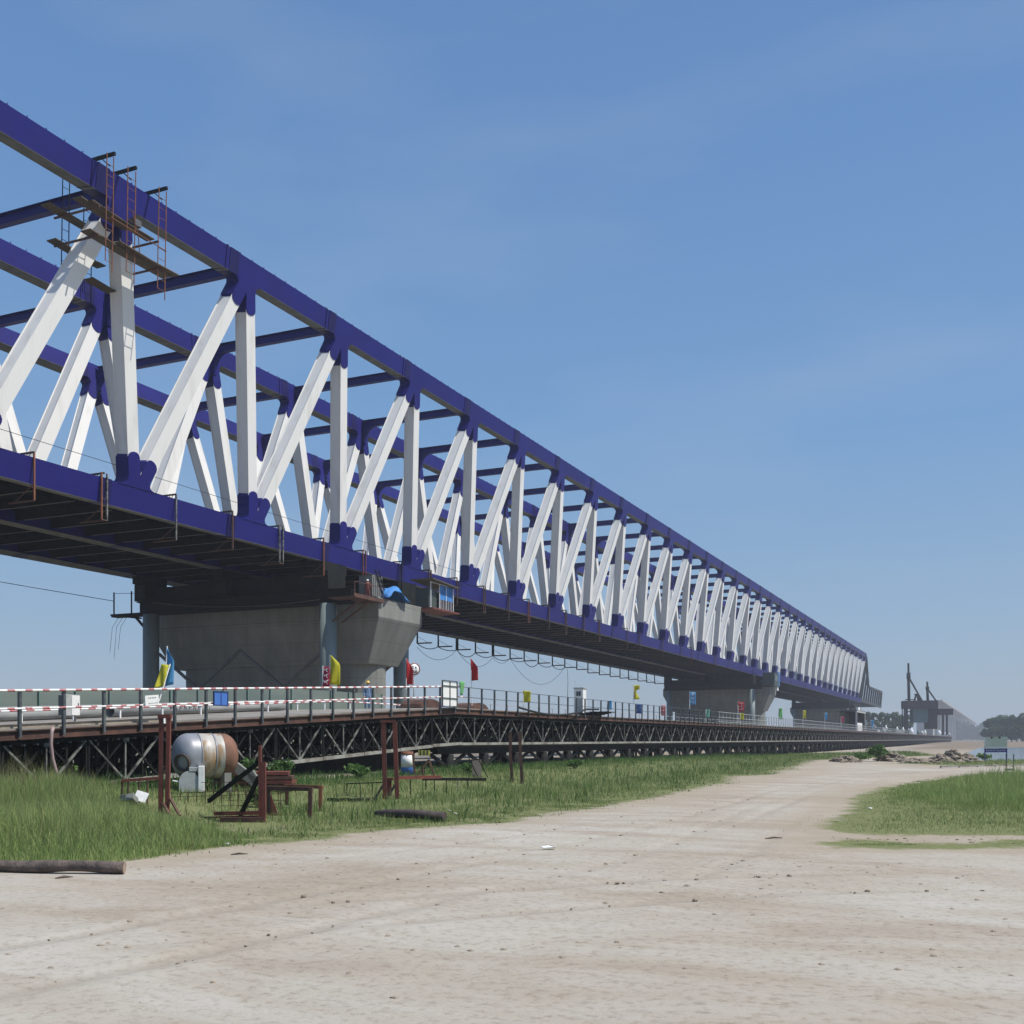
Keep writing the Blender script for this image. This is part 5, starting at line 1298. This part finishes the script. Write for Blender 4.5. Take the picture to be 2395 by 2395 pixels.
# rubble heaps at the end of the road
for x0, x1, y0, h, n, lab in ((2185, 2275, 1781, 1.0, 420, 'long pale rubble heap at the far end of the dirt road'), (2062, 2110, 1780, .8, 200, 'small brownish rubble heap beside the roadside bush'), (1955, 2000, 1782, .5, 130, 'low grassy rubble heap at the left of the road end'), (2110, 2180, 1783, .3, 240, 'flat band of rubble between the two heaps')):
    mb = MB(); rr = random.Random(x0); a, b2 = G(x0, y0), G(x1, y0)
    gp_ = []
    for i in range(15):
        row = []
        for j in range(25):
            u, v = j / 24, (i / 14 - .5) * 7; p = a.lerp(b2, u) + Vector((ST, -CT, 0)) * v
            row.append(Vector((p.x, p.y, gz(p.x, p.y) - .06 + h * .85 * max(0, math.sin(math.pi * u)) ** .6 * math.exp(-v * v / 3) * (.7 + .4 * math.sin(u * 17)) * (1 + .15 * mnoise.noise(p)))))
        gp_.append(row)
    mb.smooth = True; mb.grid(gp_); mb.smooth = False
    for k in range(n):
        u = rr.random(); v = rr.gauss(0, 1.2); p = a.lerp(b2, u) + Vector((ST, -CT, 0)) * v
        hh = h * max(0, math.sin(math.pi * min(1, max(0, u)))) ** .6 * math.exp(-v * v / 3) * (.7 + .4 * math.sin(u * 17))
        stone(mb, Vector((p.x, p.y, gz(p.x, p.y) + hh * (.75 + .25 * rr.random()))), rr.choice((.1, .15, .22, .3)), rr)
    tag(mb.build('rubble_heap', M['rock']), lab, 'rubble heap')
# site sign board
z = zG(2332, 1782)
t = thing('site_board', G(2330, 1782), 'site map board with navy band on two legs near the river', 'sign board')
a, b2 = P(2302, 1724, z), P(2356, 1723, z - .8); w_ = (b2 - a); ax = w_.normalized(); L = w_.length; nn = ax.cross(UPV) 
if nn.dot(TOCAM) < 0: nn = -nn
u_ = z / F
mb = MB(); o_ = a - UPV * (27 * u_ / 2) + ax * L / 2
rot = Matrix((ax, nn, UPV)).transposed()
mb.box(o_, (L, .06, 27 * u_), rot); mpn = mb.build('map_panel', M['mapsheet'], t)
mb = MB(); mb.box(o_ - UPV * (27 * u_ / 2 + 4.6 * u_), (L, .065, 8.6 * u_), rot); nb_ = mb.build('navy_band', M['navy'], t)
mb = MB(); strokes(mb, o_ - UPV * (27 * u_ / 2 + 4.6 * u_) + nn * .036, ax, UPV, nn, L * .86, 5.5 * u_, 1, 9, 21); mb.build('lettering', M['wpaint'], nb_)
mb = MB(); mb.box(o_ - ax * (L * .47) + nn * .033, (L * .05, .01, 27 * u_), rot); mb.box(o_ - UPV * 11 * u_ + nn * .033, (L, .01, 4 * u_), rot); mb.build('white_margin', M['wpaint'], mpn)
for q in (-.47, .47):
    mb = MB(); c = o_ + ax * (L * q) - nn * .05; mb.bar(Vector((c.x, c.y, gz(c.x, c.y) - .2)), c + UPV * 12 * u_, .09, .09); mb.build('leg', M['navy'], t)
mb = MB()
for q in (-.17, .17): c = o_ + ax * (L * q) + UPV * 12 * u_ + nn * .05; mb.lathe(c, nn, [(0, .001), (0, .09), (.04, .09), (.04, .001)], 10)
mb.build('clip', M['ink'], mpn)
# low kerb/rail by the right grass
a, b2 = G(2200, 1797), G(2520, 1790)
mb = MB(); mb.bar(a + UPV * .12, b2 + UPV * .12, .12, .1); 
for k in range(9): q = a.lerp(b2, k / 8); mb.bar(q, q + UPV * .14, .1, .1)
tag(mb.build('low_rail', M['worn_chord']), 'low pale kerb rail along the sand right of the road end', 'rail')
mb = MB(); c = G(2362, 1812); mb.box(c + UPV * .28, (.5, .05, .1), Matrix.Rotation(TH, 3, 'Z'))
for q in (-.2, .2): mb.bar(c + RT * q, c + RT * q + UPV * 1.1, .05, .05)
tag(mb.build('fence_stake', M['worn']), 'short grey pair of stakes standing in the tall grass at the right', 'stake')

# ---------------------------------------------------------------- far end of the trestle
Dg = 26.0
p = PD(1992, 1709, Dg)
t = thing('guard_booth', (p.x, p.y, ZD), 'dark open guard booth with white corner post on the trestle below the launching nose', 'booth')
z = zD(1992, Dg); u_ = z / F
y0, y1 = PD(1984, 1700, Dg).y, PD(2005, 1700, Dg).y; Lb = y1 - y0; hb = 46 * u_
mb = MB()
mb.box((p.x - 1.5, (y0 + y1) / 2, ZD + hb * .5), (.1, Lb, hb)); mb.box((p.x - .1, (y0 + y1) / 2, ZD + hb + .1), (3.3, Lb + .3, .2)); mb.box((p.x, y1 - .05, ZD + hb * .5), (3.0, .1, hb)); mb.build('shell', M['dkgrey'], t)
mb = MB()
for x_, y_ in ((p.x + 1.45, y0), (p.x + 1.45, y1)): mb.bar((x_, y_, ZD), (x_, y_, ZD + hb), .28, .28)
mb.bar((p.x + 1.5, y0, ZD + hb - .1), (p.x + 1.5, y1, ZD + hb - .1), .2, .3); mb.build('frame', M['galv'], t)
mb = MB(); mb.box((p.x + 1.2, (y0 + y1) / 2, ZD + .8), (.2, Lb * .55, 1.6)); mb.build('counter', M['wpaint'], t)
mb = MB(); q = PD(2007, 1660, Dg); mb.box((q.x, q.y, q.z), (.4, 3.0, 12 * u_)); tag(mb.build('water_box', M['wpaint']), 'white water box standing on top beside the guard booth roof', 'box')
# gantry with two masts
Dg = 27.5
z = zD(2160, Dg); u_ = z / F
g0 = PD(2118, 1717, Dg); yA, yB = PD(2112, 1700, Dg).y, PD(2190, 1700, Dg).y
zg = lambda y: EYE + (HOR - y) * z / F
t = thing('gantry_crane', (g0.x, (yA + yB) / 2, ZD), 'dark brown portal gantry with two tall masts on the far end of the trestle', 'gantry crane')
def bx(x0, x1, y0, y1, dep=6.0, off=0, nm='beam', m='gantry'):
    a, b2 = P(x0, 1700, z), P(x1, 1700, z); c = (a + b2) / 2; mb = MB()
    mb.box((c.x - off * CT, c.y - off * 0, (zg(y0) + zg(y1)) / 2), ((x1 - x0) * u_, dep, zg(y0) - zg(y1)), Matrix.Rotation(TH, 3, 'Z')); return mb.build(nm, M[m], t)
bx(2115, 2186, 1639, 1658, 7, 0, 'portal_beam'); bx(2115, 2122, 1658, 1717, 1.4, 0, 'portal_leg'); bx(2167, 2187, 1658, 1705, 5, 0, 'tower'); bx(2189, 2222, 1658, 1672, 6, 0, 'side_beam'); bx(2204, 2207, 1672, 1719, .8, 0, 'portal_leg'); bx(2213, 2216, 1672, 1719, .8, 0, 'portal_leg')
bx(2132, 2167, 1658.5, 1690, 4, 0, 'container', 'container')
for xm, yt, yb, xs, r in ((2125, 1551, 1640, 2157, .55), (2169, 1594, 1640, 2190, .5)):
    mb = MB(); H_ = yb - yt
    mb.tube([P(xm + 1, yb, z), P(xm, yt + H_ * .42, z)], r, 8); mb.tube([P(xm, yt + H_ * .42, z), P(xm, yt + H_ * .25, z)], r * 1.35, 8); mb.tube([P(xm, yt + H_ * .25, z), P(xm - .5, yt, z)], r * .7, 8); mb.build('mast', M['black'], t)
    mb = MB(); mb.tube([P(xm, yt + H_ * .36, z), P(xs, yb, z)], r * .6, 6); mb.build('stay', M['black'], t)
mb = MB(); mb.bar(P(2139, 1639, z), P(2142, 1624, z), .5, .5); mb.bar(P(2150, 1639, z), P(2146, 1624, z), 1.0, 1.0); mb.bar(P(2139, 1624, z), P(2149, 1624, z), .5, .5); mb.bar(P(2117, 1636, z), P(2142, 1636, z), .2, .3); mb.build('winch', M['black'], t)
mb = MB(); 
for k in range(6): mb.bar(P(2120, 1664 + 9 * k, z), P(2130, 1664 + 9 * k, z), .3, .3)
mb.bar(P(2130, 1660, z), P(2130, 1716, z), .3, .3); mb.build('ladder', M['gantry'], t)
mb = MB(); mb.bar(P(2110, 1646, z), P(2112, 1716, z), .35, .35); mb.build('side_pole', M['black'], t)
# equipment on the far deck
rr = random.Random(11)
eq = [(2054, 7, 'white'), (2066, 12, 'pale'), (2072, 20, 'white'), (2078, 9, 'green'), (2098, 17, 'white'), (2104, 10, 'pale'), (2112, 16, 'white'), (2131, 15, 'white'), (2148, 12, 'green'), (2156, 10, 'pale'), (2163, 12, 'white'), (2196, 14, 'white'), (2205, 9, 'pale'), (2212, 10, 'white'), (2220, 9, 'pale')]
mm = dict(white=M['wpaint'], pale=M['greybox'], green=mat('dull green drum', (.14, .2, .17), .6))
for k, (x, h, c) in enumerate(eq):
    q = PD(x, 1716, 27 + (k % 3)); zz = zD(x, 27 + (k % 3)); H_ = h * zz / F; r = (.45 + .25 * (k % 2)) * zz / 350
    mb = MB(); mb.lathe((q.x, q.y, ZD), UPV, [(0, .001), (0, r), (H_ * .7, r), (H_ * .85, r * .55), (H_, r * .5), (H_, .001)], 10)
    tag(mb.build('gas_bottle', mm[c]), f"{c} upright gas bottle on the far trestle deck, {ords[k]} from the left", 'gas bottle', 'upright bottles on the far trestle deck')
mb = MB(); q = PD(2176, 1705, 26.8); mb.box((q.x, q.y, ZD + 1.9), (2.5, 9, 3.6)); tag(mb.build('equipment_box', M['greybox']), 'pale grey equipment box under the gantry on the far trestle deck', 'box')

# ---------------------------------------------------------------- grass and weeds
def pyn(pts, sc, seed): return np.array([mnoise.noise(Vector((x * sc, y * sc, seed))) for x, y in pts])
def blades(name, poly, n, hmin, hmax, width, m, seed, dens_noise=.35, thr=0, edge=.5, dry=.12, zref=20.0, rows=3, lean=.35, clump=.8, rag=.1):
    g = np.random.default_rng(seed)
    lo, hi = poly.min(0), poly.max(0); acc = []
    tot = 0; it = 0
    while tot < n and it < 60:
        it += 1
        p = lo + g.random((n, 2)) * (hi - lo)
        dep = -ST * p[:, 0] + CT * p[:, 1]; lat = CT * p[:, 0] + ST * p[:, 1]
        p = p[(dep > 8) & (np.abs(lat) < .62 * dep) & (g.random(len(p)) < np.minimum(1, (zref / np.maximum(dep, 1)) ** 1.5))]
        if not len(p): continue
        sd = sdist(poly, p)
        nz_ = pyn(p, clump, seed); nf = pyn(p, clump * 3.1, seed + 9)
        k = (sd + nz_ * 1.5 + nf * .9 > rag) & (sd > -edge) & ((nz_ + .6 * nf) * dens_noise + g.random(len(p)) * .5 - .25 + np.minimum(.3, sd * .15) > thr)
        acc.append(np.column_stack([p[k], sd[k]])); tot += k.sum()
    q = np.concatenate(acc)[:n]; p, sd = q[:, :2], q[:, 2]; n = len(p)
    z0 = np.array([gz(x, y) for x, y in p]) - .01
    big = pyn(p, .35, seed + 5)
    h = (hmin + (hmax - hmin) * g.random(n) ** 1.3) * (1 + .45 * big) * np.clip(.22 + np.maximum(sd, 0) * .34, .22, 1)
    dep = -ST * p[:, 0] + CT * p[:, 1]
    wd = width * (.7 + .6 * g.random(n)) * np.maximum(1, dep / zref) ** .8
    az = g.random(n) * 2 * np.pi; ln = np.abs(g.normal(0, lean, n)) + .06
    fx = g.random(n) * 2 * np.pi
    dx, dy = np.cos(az), np.sin(az); sx, sy = np.cos(fx), np.sin(fx)
    V = np.zeros((n, 2 * rows + 1, 3)); T = np.zeros((n, 2 * rows + 1))
    base_t = np.clip(.45 + .35 * big + g.normal(0, .22, n), 0, 1)
    isdry = g.random(n) < dry
    for r in range(rows + 1):
        u = r / rows
        cx = p[:, 0] + dx * ln * h * u * u; cy = p[:, 1] + dy * ln * h * u * u; cz = z0 + h * u * (1 - .25 * ln * u)
        w_ = wd * (1 - u) ** .7 / 2
        if r < rows:
            V[:, 2 * r] = np.column_stack([cx - sx * w_, cy - sy * w_, cz]); V[:, 2 * r + 1] = np.column_stack([cx + sx * w_, cy + sy * w_, cz])
        else: V[:, 2 * r] = np.column_stack([cx, cy, cz])
    T[:] = base_t[:, None]
    nv = 2 * rows + 1; off = np.arange(n)[:, None] * nv
    quads = np.concatenate([off + np.array([2 * r, 2 * r + 1, 2 * r + 3, 2 * r + 2]) for r in range(rows - 1)])
    tris = off + np.array([2 * rows - 2, 2 * rows - 1, 2 * rows])
    me = bpy.data.meshes.new(name)
    me.vertices.add(n * nv); me.vertices.foreach_set('co', V.reshape(-1).astype(np.float32))
    nl = quads.size + tris.size; me.loops.add(nl)
    me.loops.foreach_set('vertex_index', np.concatenate([quads.ravel(), tris.ravel()]).astype(np.int32))
    npoly = len(quads) + len(tris); me.polygons.add(npoly)
    ls = np.concatenate([np.arange(len(quads)) * 4, quads.size + np.arange(len(tris)) * 3]).astype(np.int32)
    me.polygons.foreach_set('loop_start', ls)
    mi = np.concatenate([np.tile(isdry, rows - 1), isdry]).astype(np.int32)
    me.materials.append(m); me.materials.append(M['drygrass'])
    me.polygons.foreach_set('material_index', mi)
    me.polygons.foreach_set('use_smooth', np.ones(npoly, bool))
    at = me.attributes.new('tint', 'FLOAT', 'POINT'); at.data.foreach_set('value', T.reshape(-1).astype(np.float32))
    me.update(calc_edges=True); me.validate()
    o = bpy.data.objects.new(name, me); C.objects.link(o)
    return tag(o, kind='stuff')
A_LOW = area([(360, 2004), (500, 1987), (595, 1979), (765, 1968), (830, 1952), (1080, 1932), (1200, 1926), (1300, 1900), (1400, 1893), (1522, 1869), (1400, 1870), (1200, 1890), (900, 1900), (700, 1930), (480, 1955)])
A_FOOT = area([(-900, 1868), (0, 1866), (300, 1862), (600, 1850), (800, 1838), (1000, 1818), (1300, 1795), (1790, 1770), (1790, 1764), (1300, 1786), (1000, 1803), (600, 1828), (300, 1838), (-900, 1838)])
blades('tall_grass', A_TALL, 85000, .34, .78, .012, M['grass_tall'], 1, thr=-.42, dry=.06, edge=.9, zref=22)
blades('meadow_grass', A_MID, 120000, .07, .26, .013, M['grass'], 2, dens_noise=1.0, thr=.06, dry=.2, zref=40, rows=2, lean=.5, edge=1.2)
blades('edge_grass', A_LOW, 42000, .03, .12, .012, M['grass'], 3, dens_noise=1.2, thr=.16, dry=.35, zref=30, rows=2, lean=.7, clump=1.1, edge=1.6, rag=.2)
blades('foot_weeds', A_FOOT, 26000, .25, .7, .028, M['leaf2'], 4, dens_noise=.7, thr=.0, dry=.04, zref=60, rows=2, lean=.5)
A_RTALL = area([(2060, 1868), (2090, 1842), (2226, 1818), (2395, 1811), (3300, 1811), (3300, 1905), (2395, 1900), (2250, 1895), (2150, 1885)])
blades('right_grass', A_RTALL, 45000, .14, .55, .014, M['grass_tall'], 5, dens_noise=.5, thr=-.25, dry=.10, zref=30)
blades('right_turf', A_RIGHT, 60000, .03, .14, .012, M['grass'], 15, dens_noise=.6, thr=.0, dry=.3, zref=30, rows=2, lean=.6, edge=1.4, clump=1.1)
blades('fringe_grass', A_RLOW, 14000, .02, .08, .012, M['grass'], 6, dens_noise=.9, thr=.1, dry=.25, zref=30, rows=2, lean=.7, clump=1.6)
blades('bank_grass', A_SIGN, 8000, .1, .35, .04, M['grass'], 7, dens_noise=.8, thr=.05, dry=.2, zref=80, rows=2)

blades('weed_tufts', A_MID, 9000, .25, .55, .022, M['leaf2'], 21, dens_noise=2.2, thr=.75, dry=.15, zref=40, rows=3, lean=.45, clump=1.0)
blades('tall_stems', A_TALL, 5000, .7, 1.05, .010, M['drygrass'], 22, dens_noise=.6, thr=.0, dry=.5, zref=22, rows=3, lean=.25)
A_REED = area([(2140, 1846), (2226, 1820), (2395, 1813), (3300, 1813), (3300, 1850), (2395, 1850), (2250, 1856)])
blades('reeds', A_REED, 2600, .55, 1.0, .016, M['grass_tall'], 31, dens_noise=1.6, thr=.25, dry=.12, zref=45, rows=3, lean=.22, clump=.9)
blades('stray_tufts', A_RIGHT, 2500, .12, .34, .014, M['grass_tall'], 32, dens_noise=2.4, thr=.8, dry=.35, zref=30, rows=3, lean=.6, clump=1.6, edge=2.5, rag=-.6)
def leafy(mb_v, mb_f, tint, c, r, n, size, rr, t0, shell=.45):
    for _ in range(n):
        d = Vector((rr.gauss(0, 1), rr.gauss(0, 1), rr.gauss(0, 1))).normalized()
        p = c + Vector((d.x * r[0], d.y * r[1], d.z * r[2])) * (shell + (1 - shell) * rr.random()) 
        a = Vector((rr.gauss(0, 1), rr.gauss(0, 1), rr.gauss(0, 1) + .5)).normalized(); b = a.cross(Vector((rr.gauss(0, 1), rr.gauss(0, 1), rr.gauss(0, 1)))).normalized(); e = a.cross(b)
        s_ = size * rr.uniform(.6, 1.3); o = len(mb_v)
        mb_v += [p - b * s_ * .5, p + e * s_ * .35, p + b * s_ * .6, p - e * s_ * .35]; mb_f.append((o, o + 1, o + 2, o + 3))
        tt = min(1, max(0, t0 + rr.gauss(0, .2))); tint += [tt] * 4
def leaf_mesh(name, v, f, tint, m, parent=None):
    me = bpy.data.meshes.new(name); off = parent_world(parent) if parent else Vector((0, 0, 0))
    me.from_pydata([tuple(q - off) for q in v], [], f); me.materials.append(m)
    at = me.attributes.new('tint', 'FLOAT', 'POINT'); at.data.foreach_set('value', tint)
    o = bpy.data.objects.new(name, me); C.objects.link(o)
    if parent: o.parent = parent
    return o
def tree(base, H, wd, label, grp, seed, leaf=.55, nl=900, m='leaf', trunk=.22, name='tree'):
    rr = random.Random(seed); b = Vector(base)
    t = thing(name, b, label, 'tree', grp)
    tm = MB(); top = b + UPV * H * .75 + Vector((rr.uniform(-.3, .3), rr.uniform(-.3, .3), 0))
    r0 = H * .022
    tm.tube([b - UPV * .3, b + UPV * H * trunk, b.lerp(top, .7), top], [r0 * 1.3, r0, r0 * .6, r0 * .2], 7)
    v, f, ti = [], [], []
    nb = 9
    for k in range(nb):
        a = 2 * math.pi * k / nb + rr.uniform(-.4, .4); hh = (trunk + .16 + (.92 - trunk - .16) * ((k * 5) % nb) / (nb - 1))
        rad = wd * (.5 * math.sin(math.pi * min(1, (hh - trunk + .15) / (1.12 - trunk))) ** .7) * rr.uniform(.45, .85)
        c = b + Vector((math.cos(a) * rad, math.sin(a) * rad, H * hh))
        s0 = b + UPV * H * max(trunk * .8, hh - .22); tm.tube([s0, s0.lerp(c, .5) + UPV * .1, c], [r0 * .45, r0 * .3, r0 * .1], 5)
        rs = wd * rr.uniform(.20, .32)
        leafy(v, f, ti, c, (rs, rs, rs * rr.uniform(.65, .9)), nl // nb, leaf, rr, rr.uniform(.2, .75))
    tm.build('trunk', M['bark'], t); leaf_mesh('crown', v, f, ti, M[m], t)
    return t
rr = random.Random(5)
xs = [2312, 2326, 2340, 2353, 2366, 2378, 2391, 2407, 2424, 2442]
for k, x in enumerate(xs):
    z = 560 + rr.uniform(-15, 15); p = P(x, 1725, z); top = [1683, 1679, 1676, 1677, 1674, 1679, 1671, 1673, 1676, 1672][k]
    p.z = gz(p.x, p.y) ; H = EYE + (HOR - top) * z / F - p.z
    tree(p, H, 8.4, f"dark green tree in the far row across the river, {ords[k]} from the left", 'trees across the river', 100 + k, .95, 1500, trunk=.02)
xs2 = [2062, 2078, 2093, 2030, 2044, 2012, 2106, 2120]
for k, x in enumerate(sorted(xs2)):
    z = 520 + rr.uniform(-20, 20); p = P(x, 1725, z); p.z = gz(p.x, p.y); top = 1664 + rr.uniform(0, 5) + (8 if x < 2020 or x > 2100 else 0)
    H = EYE + (HOR - top) * z / F - p.z
    tree(p, H, 6.0, f"dark round tree standing beyond the far trestle deck, {ords[k]} from the left", 'trees beyond the trestle', 200 + k, .85, 1300, trunk=.12)
for k, x in enumerate((2238, 2250, 2262, 2274, 2286, 2297, 2306)):
    z = 1500 + 60 * (k % 3); p = P(x, 1725, z); p.z = gz(p.x, p.y); H = EYE + (HOR - (1688 + 3 * k * (k < 6))) * z / F - p.z
    tree(p, H, 24, f"pale hazy distant tree behind the viaduct end, {ords[k]} from the left", 'distant hazy trees', 300 + k, 2.6, 900, trunk=.0)
# bushes
def bush(px, py, H, wd, label, seed, n=500, leaf=.12, m='leaf2'):
    rr = random.Random(seed); b = G(px, py); t = thing('bush', b, label, 'bush')
    v, f, ti = [], [], []; tm = MB()
    for k in range(8):
        a = rr.uniform(0, 6.28); c = b + Vector((math.cos(a) * wd * .3 * rr.random(), math.sin(a) * wd * .3 * rr.random(), H * rr.uniform(.35, .8)))
        tm.tube([b - UPV * .05, b.lerp(c, .6), c], [.02, .014, .006], 5); leafy(v, f, ti, c, (wd * .25, wd * .25, H * .25), n // 8, leaf, rr, rr.uniform(.2, .8), .2)
    tm.build('stem', M['bark'], t); leaf_mesh('foliage', v, f, ti, M[m], t)
bush(2053, 1781, 1.9, 2.4, 'green bush beside the rubble at the end of the dirt road', 1, 600, .22)
bush(2012, 1781, .8, 2.0, 'low green bush left of the roadside bush', 2, 300, .2)
bush(575, 1838, .9, 1.1, 'leafy weed clump beneath the ramp right of the braced post', 3)
bush(650, 1832, .8, 1.3, 'leafy weed clump in front of the ramp, right of the low table frames', 4)
bush(840, 1825, .6, 1.2, 'small weed clump in the dark gap under the ramp', 5)
bush(130, 1845, .7, 1.6, 'tangle of green weeds at the foot of the ramp on the left', 6)
bush(222, 1830, .8, 1.2, 'weed clump with broad leaves under the ramp left of the tall twin posts', 7)
bush(604, 1890, .6, .7, 'yellow green weed growing through the wire basket', 8, 300, .09)
bush(1090, 1812, .5, 1.0, 'small weed at the foot of a trestle pile', 9)
bush(1345, 1798, .5, 1.6, 'low weed clump in front of the level trestle right of the stakes', 10)
bush(2300, 1780, .7, 1.6, 'low yellowish weed beside the left leg of the site board', 11, 300, .18)

# ---------------------------------------------------------------- haze
mb = MB(); mb.box((0, 1000, 22), (9000, 9400, 54))
hz = bpy.data.materials.new('haze air'); hz.use_nodes = True; n = hz.node_tree
n.nodes.remove(n.nodes['Principled BSDF']); pv = n.nodes.new('ShaderNodeVolumePrincipled')
pv.inputs['Color'].default_value = (.80, .85, .95, 1); pv.inputs['Density'].default_value = .0004; pv.inputs['Anisotropy'].default_value = .0
n.links.new(pv.outputs[0], n.nodes['Material Output'].inputs['Volume'])
tag(mb.build('haze', hz), kind='stuff')
